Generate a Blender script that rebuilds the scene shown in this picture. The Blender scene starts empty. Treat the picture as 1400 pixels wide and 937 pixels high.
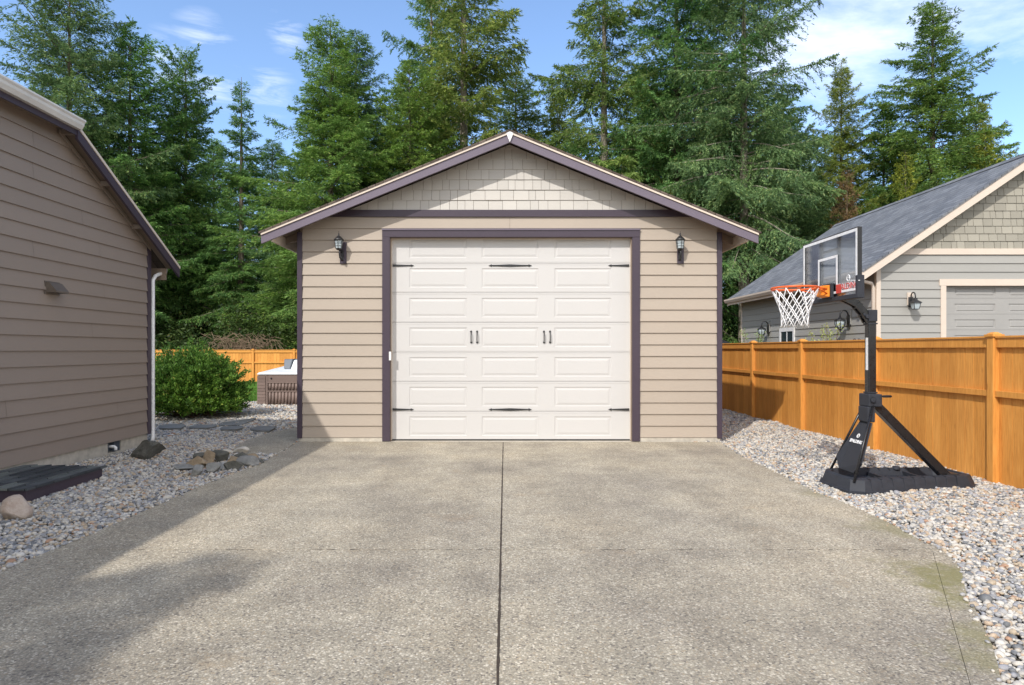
import bpy, bmesh, math, random
import numpy as np
from mathutils import Vector, Matrix
R = math.radians
rnd = random.Random(7)
F = 880.0; VX = 687.0; VY = 478.0; H = 1.41        # survey of the photo: focal length, vanishing point (px), eye height
sc = bpy.context.scene
col = sc.collection

def P(px, py, Y):
    s = F / Y
    return Vector(((px - VX) / s, Y, H + (VY - py) / s))
def G(px, py):
    s = (py - VY) / H
    return ((px - VX) / s, F / s)
def XZ(px, py, Y):
    p = P(px, py, Y); return (p.x, p.z)

# ------------------------------------------------------------------ materials
def newmat(name):
    m = bpy.data.materials.new(name); m.use_nodes = True
    nt = m.node_tree; b = nt.nodes['Principled BSDF']
    return m, nt, b
def N(nt, t, **kw):
    n = nt.nodes.new(t)
    for k, v in kw.items():
        if hasattr(n, k): setattr(n, k, v)
        else: n.inputs[k.replace('_', ' ')].default_value = v
    return n
def L(nt, a, b): nt.links.new(a, b)
def coords(nt, scale=(1, 1, 1), kind='Object'):
    tc = N(nt, 'ShaderNodeTexCoord'); mp = N(nt, 'ShaderNodeMapping')
    mp.inputs['Scale'].default_value = scale
    L(nt, tc.outputs[kind], mp.inputs['Vector']); return mp.outputs['Vector']
def noise(nt, vec, scale, detail=4, rough=.6):
    n = N(nt, 'ShaderNodeTexNoise'); n.inputs['Scale'].default_value = scale
    n.inputs['Detail'].default_value = detail; n.inputs['Roughness'].default_value = rough
    L(nt, vec, n.inputs['Vector']); return n.outputs['Fac']
def ramp(nt, fac, stops, interp='LINEAR'):
    r = N(nt, 'ShaderNodeValToRGB'); cr = r.color_ramp; cr.interpolation = interp
    while len(cr.elements) > 1: cr.elements.remove(cr.elements[-1])
    for i, (p, c) in enumerate(stops):
        c = (c, c, c, 1) if isinstance(c, (int, float)) else (*c, 1)
        if i == 0: e = cr.elements[0]; e.position = p
        else: e = cr.elements.new(p)
        e.color = c
    L(nt, fac, r.inputs['Fac']); return r.outputs['Color']
def mix(nt, fac, a, b, mode='MIX'):
    m = N(nt, 'ShaderNodeMix'); m.data_type = 'RGBA'; m.blend_type = mode
    for i, v in ((0, fac), (6, a), (7, b)):
        if isinstance(v, bpy.types.NodeSocket): L(nt, v, m.inputs[i])
        elif i == 0: m.inputs[0].default_value = v
        else: m.inputs[i].default_value = (v, v, v, 1) if isinstance(v, (int, float)) else (*v, 1)
    return m.outputs[2]
def math_(nt, op, a, b=None, c=None):
    m = N(nt, 'ShaderNodeMath'); m.operation = op
    for i, v in enumerate((a, b, c)):
        if v is None: continue
        if isinstance(v, bpy.types.NodeSocket): L(nt, v, m.inputs[i])
        else: m.inputs[i].default_value = v
    return m.outputs[0]
def bump(nt, b, h, strength=.3, dist=.01):
    n = N(nt, 'ShaderNodeBump'); n.inputs['Strength'].default_value = strength
    n.inputs['Distance'].default_value = dist
    L(nt, h, n.inputs['Height']); L(nt, n.outputs['Normal'], b.inputs['Normal'])
def island(nt):
    return N(nt, 'ShaderNodeNewGeometry').outputs['Random Per Island']
def var(c, k): return tuple(min(1, x * k) for x in c)

def paint(name, c, rough=.5, grain=(3, 3, 45), amt=.07, bmp=.15, dirt=.08, isl=.0, spec=.4):
    m, nt, b = newmat(name)
    v = coords(nt, grain); g = noise(nt, v, 6, 5, .65)
    big = noise(nt, coords(nt), 1.1, 4, .6)
    cc = ramp(nt, g, [(.3, var(c, 1 - amt)), (.7, var(c, 1 + amt))])
    cc = mix(nt, ramp(nt, big, [(.42, 0.), (.75, dirt * 4)]), cc, var(c, .8))
    if isl: cc = mix(nt, 1., cc, ramp(nt, island(nt), [(0, 1 - isl), (1, 1.)]), 'MULTIPLY')
    L(nt, cc, b.inputs['Base Color']); b.inputs['Roughness'].default_value = rough
    b.inputs['Specular IOR Level'].default_value = spec
    bump(nt, b, g, bmp, .004)
    return m
def plain(name, c, rough=.5, metal=0., bmp=.05, amt=.12, sc_=30, spec=.5):
    m, nt, b = newmat(name)
    g = noise(nt, coords(nt), sc_, 4, .6)
    L(nt, ramp(nt, g, [(.3, var(c, 1 - amt)), (.7, var(c, 1 + amt))]), b.inputs['Base Color'])
    L(nt, ramp(nt, g, [(.3, max(0, rough - .08)), (.7, min(1, rough + .08))]), b.inputs['Roughness'])
    b.inputs['Metallic'].default_value = metal; b.inputs['Specular IOR Level'].default_value = spec
    bump(nt, b, g, bmp, .003)
    return m

M = {}
M['siding'] = paint('tan_siding_paint', (.415, .350, .285), .55, (2.2, 2.2, 60), .05, .25, .04, .05)
M['siding_house'] = paint('shaded_tan_siding_paint', (.29, .235, .195), .55, (2.2, 2.2, 60), .05, .25, .05, .05)  # same paint as the garage, its colour darkened for the wall in shade
M['shake'] = paint('pale_shake_paint', (.56, .53, .485), .6, (40, 40, 3), .05, .3, .04, .08)
M['trim'] = paint('plum_trim_paint', (.062, .046, .064), .4, (30, 30, 6), .14, .25, .1)
M['rake'] = paint('faded_plum_trim_paint', (.155, .128, .165), .4, (8, 8, 30), .1, .2, .1)
M['door'] = paint('almond_steel_door', (.565, .55, .535), .4, (2.5, 2.5, 70), .02, .22, .02, .0)
M['cream'] = paint('cream_edge_paint', (.72, .62, .52), .5)
M['soffit'] = paint('brown_soffit_paint', (.25, .19, .145), .6)
M['iron'] = plain('black_iron', (.03, .03, .032), .42, .2, .2)
M['concrete'] = plain('foundation_concrete', (.50, .46, .39), .9, 0, .5, .2, 9)
M['white_metal'] = plain('white_painted_metal', (.78, .77, .76), .35)
M['gutter'] = plain('white_gutter_paint', (.70, .68, .64), .4, 0, .05, .08, 5)
M['black_plastic'] = plain('black_plastic', (.036, .039, .048), .6, 0, .12, .15, 14, .2)
M['black_paint'] = plain('black_powder_coat', (.013, .013, .015), .3, 0, .08, .15, 20)
M['dark'] = plain('dark_gap', (.02, .018, .016), .9)
M['joint'] = plain('brown_joint_filler', (.055, .04, .028), .95, 0, .5, .5, 60)
M['orange_steel'] = plain('orange_rim_paint', (.80, .13, .02), .4)
M['orange_plastic'] = plain('orange_bracket', (.90, .27, .02), .45)
M['net'] = plain('white_net_cord', (.82, .82, .82), .8)
M['red_print'] = plain('red_print', (.55, .06, .05), .5)
M['white_print'] = plain('white_print', (.8, .8, .8), .5)
M['nb_siding'] = paint('grey_siding_paint', (.36, .35, .325), .55, (2.2, 2.2, 60), .04, .2, .04, .06)
M['nb_shake'] = paint('grey_green_shake_paint', (.37, .345, .285), .65, (40, 40, 3), .07, .3, .05, .22)
M['nb_trim'] = paint('beige_trim_paint', (.66, .56, .47), .5)
M['nb_door'] = paint('grey_door_paint', (.345, .335, .32), .45)
M['tub_wood'] = paint('weathered_tub_panel', (.23, .165, .14), .6, (20, 20, 30), .2, .4, .1, .25)
M['tub_cover'] = plain('pale_vinyl_cover', (.72, .74, .76), .45, 0, .2, .06, 6)
M['tub_shell'] = plain('grey_blue_vinyl', (.10, .12, .15), .5)
M['vent'] = plain('brown_metal_vent', (.13, .105, .085), .5)
M['slate'] = plain('grey_flagstone', (.19, .185, .17), .85, 0, .6, .3, 8)
M['tarp'] = plain('black_tarp', (.03, .03, .035), .35, 0, .4, .2, 6)

def fence_mat():
    m, nt, b = newmat('orange_stained_cedar')
    v = coords(nt, (14, 14, .9)); g = noise(nt, v, 5, 6, .65)
    c = ramp(nt, g, [(.25, (.50, .20, .040)), (.5, (.70, .31, .066)), (.75, (.78, .385, .098))])
    kn = N(nt, 'ShaderNodeTexVoronoi'); kn.inputs['Scale'].default_value = 1.0
    L(nt, coords(nt, (6.5, 6.5, 2.2)), kn.inputs['Vector'])
    c = mix(nt, ramp(nt, kn.outputs['Distance'], [(.0, .55), (.10, .0)]), c, (.28, .09, .02))
    c = mix(nt, 1., c, ramp(nt, island(nt), [(0, (.74, .68, .60)), (.35, (1, 1, 1)), (.7, (.9, .86, .8)), (1, (1.08, 1.1, 1.15))]), 'MULTIPLY')
    st = noise(nt, coords(nt, (1.2, 1.2, .5)), 1.3, 3)
    c = mix(nt, ramp(nt, st, [(.5, 0.), (.8, .45)]), c, (.44, .17, .035))
    L(nt, c, b.inputs['Base Color']); b.inputs['Roughness'].default_value = .6
    b.inputs['Specular IOR Level'].default_value = .3
    bump(nt, b, g, .35, .004); return m
M['fence'] = fence_mat()

def shingle_mat(name, cols, axis='Y', w=.33, h=.14, slope=1.2):
    m, nt, b = newmat(name)
    tc = N(nt, 'ShaderNodeTexCoord'); sp = N(nt, 'ShaderNodeSeparateXYZ'); cb = N(nt, 'ShaderNodeCombineXYZ')
    L(nt, tc.outputs['Object'], sp.inputs[0])
    a, o = ('Y', 'X') if axis == 'Y' else ('X', 'Y')
    L(nt, sp.outputs[a], cb.inputs[0]); L(nt, math_(nt, 'MULTIPLY', sp.outputs[o], slope), cb.inputs[1])
    br = N(nt, 'ShaderNodeTexBrick'); L(nt, cb.outputs[0], br.inputs['Vector'])
    br.inputs['Scale'].default_value = 1; br.inputs['Brick Width'].default_value = w; br.inputs['Row Height'].default_value = h
    br.inputs['Mortar Size'].default_value = .007; br.inputs['Mortar Smooth'].default_value = .4
    br.inputs['Color1'].default_value = (0, 0, 0, 1); br.inputs['Color2'].default_value = (1, 1, 1, 1); br.inputs['Mortar'].default_value = (.5, .5, .5, 1)
    br.offset = .37; br.squash = .8; br.squash_frequency = 3
    c = ramp(nt, br.outputs['Color'], [(0, cols[0]), (.5, cols[1]), (1, cols[2])])
    g = noise(nt, tc.outputs['Object'], 90, 3, .8)
    c = mix(nt, 1., c, ramp(nt, g, [(.25, .6), (.75, 1.35)]), 'MULTIPLY')
    big = noise(nt, tc.outputs['Object'], 1.4, 3)
    c = mix(nt, 1., c, ramp(nt, big, [(.3, .82), (.7, 1.1)]), 'MULTIPLY')
    c = mix(nt, br.outputs['Fac'], c, var(cols[0], .35))
    L(nt, c, b.inputs['Base Color']); b.inputs['Roughness'].default_value = .85
    hh = math_(nt, 'SUBTRACT', math_(nt, 'MULTIPLY', g, .4), br.outputs['Fac'])
    bump(nt, b, hh, .6, .008); return m
M['nb_roof'] = shingle_mat('slate_grey_shingles', [(.125, .135, .155), (.165, .175, .195), (.205, .215, .235)], 'Y', .30, .145)
M['roof'] = shingle_mat('brown_shingles', [(.07, .05, .04), (.12, .09, .07), (.17, .13, .11)])
M['hatch_roof'] = shingle_mat('charcoal_shingles', [(.035, .04, .046), (.085, .095, .10), (.17, .185, .17)], 'Y', .3, .153, 1.0)

def pebble_mat():
    m, nt, b = newmat('river_pebbles')
    i = island(nt)
    c = ramp(nt, i, [(0, (.19, .195, .20)), (.09, (.34, .335, .33)), (.2, (.52, .49, .44)), (.34, (.62, .57, .49)), (.5, (.52, .42, .30)),
                     (.6, (.42, .41, .40)), (.69, (.68, .64, .57)), (.82, (.55, .42, .30)), (.89, (.46, .28, .18)), (.92, (.38, .38, .40)), (1, (.66, .61, .53))], 'CONSTANT')
    g = noise(nt, coords(nt), 55, 4, .7)
    c = mix(nt, 1., c, ramp(nt, g, [(.3, .70), (.7, 1.0)]), 'MULTIPLY')
    L(nt, c, b.inputs['Base Color']); b.inputs['Roughness'].default_value = .7
    return m
M['pebble'] = pebble_mat()

def ground_mat():
    m, nt, b = newmat('dark_soil')
    g = noise(nt, coords(nt), 30, 6, .7)
    L(nt, ramp(nt, g, [(.3, (.05, .04, .03)), (.7, (.16, .14, .11))]), b.inputs['Base Color'])
    b.inputs['Roughness'].default_value = .95; bump(nt, b, g, .6, .02); return m
M['soil'] = ground_mat()

def lawn_mat(name='lawn_green', leaf=False):
    m, nt, b = newmat(name)
    g = noise(nt, coords(nt), 1.5, 4)
    c = ramp(nt, g, [(.3, (.06, .16, .012)), (.7, (.11, .24, .022))])
    L(nt, c, b.inputs['Base Color']); b.inputs['Roughness'].default_value = .7; return m
M['lawn'] = lawn_mat()

def agg_mat():
    m, nt, b = newmat('exposed_aggregate')
    o = coords(nt)
    wv = N(nt, 'ShaderNodeTexNoise'); wv.inputs['Scale'].default_value = 60; L(nt, o, wv.inputs['Vector'])
    vv = mix(nt, .006, o, wv.outputs['Color'], 'ADD')
    v1 = N(nt, 'ShaderNodeTexVoronoi'); v1.inputs['Scale'].default_value = 92; L(nt, vv, v1.inputs['Vector'])
    v2 = N(nt, 'ShaderNodeTexVoronoi'); v2.inputs['Scale'].default_value = 195; L(nt, vv, v2.inputs['Vector'])
    sp = N(nt, 'ShaderNodeSeparateColor'); L(nt, v1.outputs['Color'], sp.inputs[0])
    s2 = N(nt, 'ShaderNodeSeparateColor'); L(nt, v2.outputs['Color'], s2.inputs[0])
    stone = ramp(nt, sp.outputs[0], [(0, (.15, .135, .125)), (.15, (.29, .26, .225)), (.35, (.40, .36, .305)), (.55, (.50, .46, .40)),
                                     (.72, (.37, .31, .24)), (.86, (.62, .58, .52)), (1, (.74, .71, .66))], 'CONSTANT')
    fine = ramp(nt, s2.outputs[0], [(0, (.22, .20, .17)), (.5, (.36, .33, .28)), (1, (.50, .46, .40))])
    pick = ramp(nt, sp.outputs[1], [(.55, 0.), (.6, 1.)])
    c = mix(nt, pick, stone, fine)
    c = mix(nt, .12, c, (.39, .36, .32))
    cem = mix(nt, ramp(nt, v1.outputs['Distance'], [(.45, 0.), (.75, .75)]), c, (.25, .23, .20))
    b1 = noise(nt, o, .55, 5, .62); b2 = noise(nt, o, 2.6, 5, .7)
    c = mix(nt, 1., cem, ramp(nt, b1, [(.30, (.66, .66, .68)), (.5, (.95, .95, .93)), (.68, (1.12, 1.09, 1.02))]), 'MULTIPLY')
    c = mix(nt, 1., c, ramp(nt, b2, [(.3, .80), (.7, 1.10)]), 'MULTIPLY')
    c = mix(nt, 1., c, (1.19, 1.145, 1.04), 'MULTIPLY')
    # tyre tracks and weathering in broad soft bands that run towards the door
    tr = noise(nt, coords(nt, (.9, .18, 1)), 1.6, 4, .6)
    c = mix(nt, 1., c, ramp(nt, tr, [(.35, (.84, .83, .82)), (.6, (1.05, 1.05, 1.04))]), 'MULTIPLY')
    # rust-brown stains in front of the door
    st = noise(nt, coords(nt, (1, 1, 1)), 1.25, 5, .7)
    c = mix(nt, ramp(nt, st, [(.60, 0.), (.74, .45)]), c, (.34, .24, .14))
    # moss beside the gravel
    nm = noise(nt, o, 5, 5, .75)
    for (mx, my), rad, amt in ((G(1303, 790), .42, .85), (G(1327, 822), .28, .8), (G(1120, 676), .25, .35), (G(1230, 722), .4, .5), (G(1350, 905), .25, .5), (G(1345, 870), .18, .6)):
        d = N(nt, 'ShaderNodeVectorMath'); d.operation = 'DISTANCE'; L(nt, o, d.inputs[0]); d.inputs[1].default_value = (mx, my, 0)
        k = math_(nt, 'SUBTRACT', math_(nt, 'ADD', 1.0, math_(nt, 'MULTIPLY', math_(nt, 'SUBTRACT', nm, .5), 2.6)), math_(nt, 'DIVIDE', d.outputs['Value'], rad))
        f = ramp(nt, k, [(.05, 0.), (.75, amt)])
        c = mix(nt, f, c, (.225, .205, .085))
    L(nt, c, b.inputs['Base Color']); b.inputs['Roughness'].default_value = .85
    h = math_(nt, 'SUBTRACT', 1.0, v1.outputs['Distance'])
    bump(nt, b, h, .55, .004); return m
M['aggregate'] = agg_mat()

def leaf_mat(name, cols, trans=.34):
    m, nt, b = newmat(name)
    i = island(nt); oi = N(nt, 'ShaderNodeObjectInfo').outputs['Random']
    c = ramp(nt, i, [(0, cols[0]), (.5, cols[1]), (.9, cols[2]), (1, cols[3])])
    g = noise(nt, coords(nt), .8, 3)
    c = mix(nt, 1., c, ramp(nt, g, [(.3, (1.5, 1.75, 1.7)), (.7, (3.1, 3.05, 2.3))]), 'MULTIPLY')
    c = mix(nt, 1., c, ramp(nt, oi, [(0, (.85, .95, 1.0)), (1, (1.15, 1.05, .9))]), 'MULTIPLY')
    L(nt, c, b.inputs['Base Color']); b.inputs['Roughness'].default_value = .55; b.inputs['Specular IOR Level'].default_value = .3
    tr = N(nt, 'ShaderNodeBsdfTranslucent'); L(nt, c, tr.inputs['Color'])
    ms = N(nt, 'ShaderNodeMixShader'); ms.inputs[0].default_value = trans
    L(nt, b.outputs[0], ms.inputs[1]); L(nt, tr.outputs[0], ms.inputs[2])
    L(nt, ms.outputs[0], nt.nodes['Material Output'].inputs['Surface']); return m
M['fir'] = leaf_mat('fir_needles', [(.035, .068, .026), (.062, .112, .036), (.105, .165, .055), (.15, .15, .06)])
M['fir_blue'] = leaf_mat('blue_green_needles', [(.035, .066, .036), (.062, .105, .052), (.105, .155, .078), (.16, .18, .09)])
M['hemlock'] = leaf_mat('bright_needles', [(.045, .082, .026), (.078, .132, .040), (.120, .185, .055), (.17, .18, .07)])
M['olive'] = leaf_mat('olive_needles', [(.055, .078, .024), (.09, .122, .036), (.14, .17, .052), (.18, .15, .07)])
M['yellow_leaf'] = leaf_mat('yellow_green_leaves', [(.06, .075, .015), (.10, .11, .018), (.16, .155, .025), (.09, .11, .02)], .35)
M['dead_leaf'] = leaf_mat('rusty_dead_needles', [(.05, .034, .02), (.09, .055, .032), (.13, .085, .05), (.05, .06, .03)])
M['brush'] = leaf_mat('dark_brush_leaves', [(.010, .019, .007), (.019, .033, .010), (.032, .05, .015), (.045, .04, .018)])
M['bush'] = leaf_mat('yew_leaves', [(.025, .05, .010), (.055, .10, .018), (.10, .16, .03), (.17, .16, .04)])
M['rose_leaf'] = leaf_mat('pale_rose_leaves', [(.2, .22, .08), (.28, .30, .12), (.32, .32, .16), (.25, .2, .1)])
def bark_mat(name, c):
    m, nt, b = newmat(name)
    g = noise(nt, coords(nt, (6, 6, 1.5)), 3, 6, .7)
    L(nt, ramp(nt, g, [(.3, var(c, .55)), (.7, var(c, 1.3))]), b.inputs['Base Color'])
    b.inputs['Roughness'].default_value = .9; bump(nt, b, g, .8, .05); return m
M['bark'] = bark_mat('fir_bark', (.17, .135, .105)); M['bark_pale'] = bark_mat('pale_bark', (.29, .25, .20)); M['twig'] = bark_mat('dry_twigs', (.24, .17, .11))

def rock_mat(name, c1, c2, moss=0.):
    m, nt, b = newmat(name)
    g = noise(nt, coords(nt, kind='Object'), 9, 7, .7); g2 = noise(nt, coords(nt, (1, 1, 3)), 3, 5, .6)
    c = ramp(nt, g, [(.3, c1), (.7, c2)])
    c = mix(nt, ramp(nt, g2, [(.45, 0.), (.7, .5)]), c, var(c1, .6))
    if moss:
        sp = N(nt, 'ShaderNodeSeparateXYZ'); tc = N(nt, 'ShaderNodeTexCoord'); L(nt, tc.outputs['Generated'], sp.inputs[0])
        k = math_(nt, 'ADD', sp.outputs[2], math_(nt, 'MULTIPLY', g, .5))
        c = mix(nt, ramp(nt, k, [(.35, moss), (.62, 0.)]), c, (.16, .13, .035))
    L(nt, c, b.inputs['Base Color']); b.inputs['Roughness'].default_value = .85
    bump(nt, b, g, .8, .02); return m
M['rock_dark'] = rock_mat('dark_rock', (.06, .06, .05), (.17, .165, .14))
M['rock_red'] = rock_mat('pinkish_rock', (.36, .27, .21), (.58, .50, .43), .8)
M['rock_grey'] = rock_mat('grey_rock', (.16, .16, .15), (.34, .33, .30))
M['rock_tan'] = rock_mat('tan_rock', (.22, .16, .10), (.42, .33, .22))
M['rock_pale'] = rock_mat('pale_rock', (.48, .44, .37), (.70, .66, .58))

def glass_mat(name, tint=(1, 1, 1), gl=.12, rough=.05, gcol=(.9, .95, 1)):
    m, nt, b = newmat(name); nt.nodes.remove(b)
    t = N(nt, 'ShaderNodeBsdfTransparent'); t.inputs[0].default_value = (*tint, 1)
    g = N(nt, 'ShaderNodeBsdfGlossy'); g.inputs['Roughness'].default_value = rough; g.inputs['Color'].default_value = (*gcol, 1)
    fr = N(nt, 'ShaderNodeLayerWeight'); fr.inputs['Blend'].default_value = .2
    ms = N(nt, 'ShaderNodeMixShader'); L(nt, math_(nt, 'ADD', math_(nt, 'MULTIPLY', fr.outputs['Fresnel'], .5), gl), ms.inputs[0])
    L(nt, t.outputs[0], ms.inputs[1]); L(nt, g.outputs[0], ms.inputs[2])
    L(nt, ms.outputs[0], nt.nodes['Material Output'].inputs['Surface']); return m
M['acrylic'] = glass_mat('clear_acrylic', (.80, .82, .85), .06)
def seeded():
    m, nt, b = newmat('seeded_lantern_glass')
    b.inputs['Base Color'].default_value = (.55, .63, .66, 1); b.inputs['Roughness'].default_value = .2
    b.inputs['Alpha'].default_value = .75; return m
M['lamp_glass'] = seeded()
def window_glass():
    m, nt, b = newmat('dark_window_glass')
    b.inputs['Base Color'].default_value = (.03, .04, .05, 1); b.inputs['Roughness'].default_value = .08; return m
M['win'] = window_glass()

# ------------------------------------------------------------------ mesh builder
class MB:
    def __init__(s): s.v = []; s.f = []; s.mi = []; s.sm = []
    def face(s, pts, mi=0, smooth=False):
        b = len(s.v); s.v += [tuple(p) for p in pts]; s.f.append(tuple(range(b, b + len(pts)))); s.mi.append(mi); s.sm.append(smooth)
    def box(s, lo, hi, mi=0, bev=0.0):
        (x0, y0, z0), (x1, y1, z1) = lo, hi
        if x1 < x0: x0, x1 = x1, x0
        if y1 < y0: y0, y1 = y1, y0
        if z1 < z0: z0, z1 = z1, z0
        s.hexa([(x0, y0, z0), (x1, y0, z0), (x1, y1, z0), (x0, y1, z0), (x0, y0, z1), (x1, y0, z1), (x1, y1, z1), (x0, y1, z1)], mi)
    def hexa(s, c, mi=0):
        b = len(s.v); s.v += [tuple(p) for p in c]
        for q in ((0, 3, 2, 1), (4, 5, 6, 7), (0, 1, 5, 4), (1, 2, 6, 5), (2, 3, 7, 6), (3, 0, 4, 7)):
            s.f.append(tuple(b + i for i in q)); s.mi.append(mi); s.sm.append(False)
    def bar(s, a, b, w, t=None, up=(0, 0, 1), mi=0):
        a = Vector(a); b = Vector(b); t = t or w; d = (b - a).normalized(); u = Vector(up)
        if abs(d.dot(u)) > .99: u = Vector((1, 0, 0))
        x = d.cross(u).normalized() * w / 2; y = x.normalized().cross(d).normalized() * t / 2
        s.hexa([a - x - y, a + x - y, a + x + y, a - x + y, b - x - y, b + x - y, b + x + y, b - x + y], mi)
    def tube(s, pts, r, n=8, mi=0, cap=True, closed=False):
        pts = [Vector(p) for p in pts]; rr = r if isinstance(r, (list, tuple)) else [r] * len(pts)
        rings = []; prev = None
        m = len(pts)
        for i, p in enumerate(pts):
            if closed: d = (pts[(i + 1) % m] - pts[i - 1]).normalized()
            else: d = (pts[min(i + 1, m - 1)] - pts[max(i - 1, 0)]).normalized()
            if prev is None:
                u = Vector((0, 0, 1)) if abs(d.z) < .9 else Vector((1, 0, 0)); x = d.cross(u).normalized()
            else: x = (prev - d * prev.dot(d)).normalized()
            prev = x; y = d.cross(x)
            b = len(s.v)
            for k in range(n):
                a = 2 * math.pi * k / n; s.v.append(tuple(p + (x * math.cos(a) + y * math.sin(a)) * rr[i]))
            rings.append(b)
        for i in range(m if closed else m - 1):
            A = rings[i]; B = rings[(i + 1) % m]
            for k in range(n):
                s.f.append((A + k, A + (k + 1) % n, B + (k + 1) % n, B + k)); s.mi.append(mi); s.sm.append(True)
        if cap and not closed:
            s.f.append(tuple(rings[0] + k for k in range(n))[::-1]); s.mi.append(mi); s.sm.append(False)
            s.f.append(tuple(rings[-1] + k for k in range(n))); s.mi.append(mi); s.sm.append(False)
    def lathe(s, c, prof, n=16, mi=0, smooth=True):
        c = Vector(c); rings = []
        for r, z in prof:
            b = len(s.v)
            for k in range(n):
                a = 2 * math.pi * (k + .5) / n; s.v.append((c.x + r * math.cos(a), c.y + r * math.sin(a), c.z + z))
            rings.append(b)
        for A, B in zip(rings, rings[1:]):
            for k in range(n):
                s.f.append((A + k, A + (k + 1) % n, B + (k + 1) % n, B + k)); s.mi.append(mi); s.sm.append(smooth)
    def prism(s, poly, fn, d0, d1, mi=0):
        a = [fn(u, v, d0) for u, v in poly]; b = [fn(u, v, d1) for u, v in poly]
        s.face(a, mi); s.face(b[::-1], mi)
        n = len(poly)
        for i in range(n): s.face([a[i], a[(i + 1) % n], b[(i + 1) % n], b[i]], mi)
    def build(s, name, mat, parent=None, origin=None, bevel=0, recalc=True, tri=False):
        o0 = Vector(origin) if origin is not None else (Vector(parent['_w']) if parent is not None else Vector((0, 0, 0)))
        me = bpy.data.meshes.new(name)
        me.from_pydata([(x - o0.x, y - o0.y, z - o0.z) for x, y, z in s.v], [], s.f)
        for m in (mat if isinstance(mat, (list, tuple)) else [mat]): me.materials.append(m)
        me.polygons.foreach_set('material_index', s.mi); me.polygons.foreach_set('use_smooth', s.sm)
        if recalc or bevel:
            bm = bmesh.new(); bm.from_mesh(me)
            if bevel:
                bmesh.ops.remove_doubles(bm, verts=bm.verts, dist=1e-5)
                bmesh.ops.bevel(bm, geom=[e for e in bm.edges if len(e.link_faces) == 2 and e.calc_face_angle(0) > .5], offset=bevel, segments=2, affect='EDGES', profile=.5)
            bmesh.ops.recalc_face_normals(bm, faces=bm.faces)
            if tri: bmesh.ops.triangulate(bm, faces=[f for f in bm.faces if len(f.verts) > 4])
            bm.to_mesh(me); bm.free()
        me.update()
        o = bpy.data.objects.new(name, me); col.objects.link(o)
        o['_w'] = tuple(o0)
        if parent is not None:
            o.parent = parent; o.location = o0 - Vector(parent['_w'])
        else: o.location = o0
        return o

def tag(o, label=None, cat=None, group=None, kind=None):
    if label: o['label'] = label
    if cat: o['category'] = cat
    if group: o['group'] = group
    if kind: o['kind'] = kind
    return o
def thing(name, loc, label, cat, group=None):
    o = bpy.data.objects.new(name, None); col.objects.link(o); o.location = loc; o['_w'] = tuple(loc)
    o.empty_display_size = .2
    return tag(o, label, cat, group)
def children(o): return [c for c in list(bpy.data.objects) if c.parent is o]
def copy_tree(o, loc=None, label=None, parent=None):
    c = o.copy(); col.objects.link(c)
    if parent is not None: c.parent = parent
    if loc is not None: c.location = loc
    if label: c['label'] = label
    for ch in children(o): copy_tree(ch, parent=c)
    return c

def npmesh(name, verts, nper, mat, parent=None, smooth=False, faces=None, sizes=None):
    me = bpy.data.meshes.new(name); nv = len(verts)
    me.vertices.add(nv); me.vertices.foreach_set('co', np.asarray(verts, np.float32).ravel())
    if faces is None: faces = np.arange(nv)
    nf = len(faces) // nper
    me.loops.add(len(faces)); me.loops.foreach_set('vertex_index', np.asarray(faces, np.int32).ravel())
    me.polygons.add(nf); me.polygons.foreach_set('loop_start', np.arange(0, nf * nper, nper, dtype=np.int32))
    try: me.polygons.foreach_set('loop_total', np.full(nf, nper, np.int32))
    except Exception: pass
    me.polygons.foreach_set('use_smooth', np.full(nf, smooth))
    me.materials.append(mat); me.update(calc_edges=True); me.validate()
    o = bpy.data.objects.new(name, me); col.objects.link(o)
    if parent is not None: o.parent = parent
    o['_w'] = (0, 0, 0)
    return o

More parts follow.
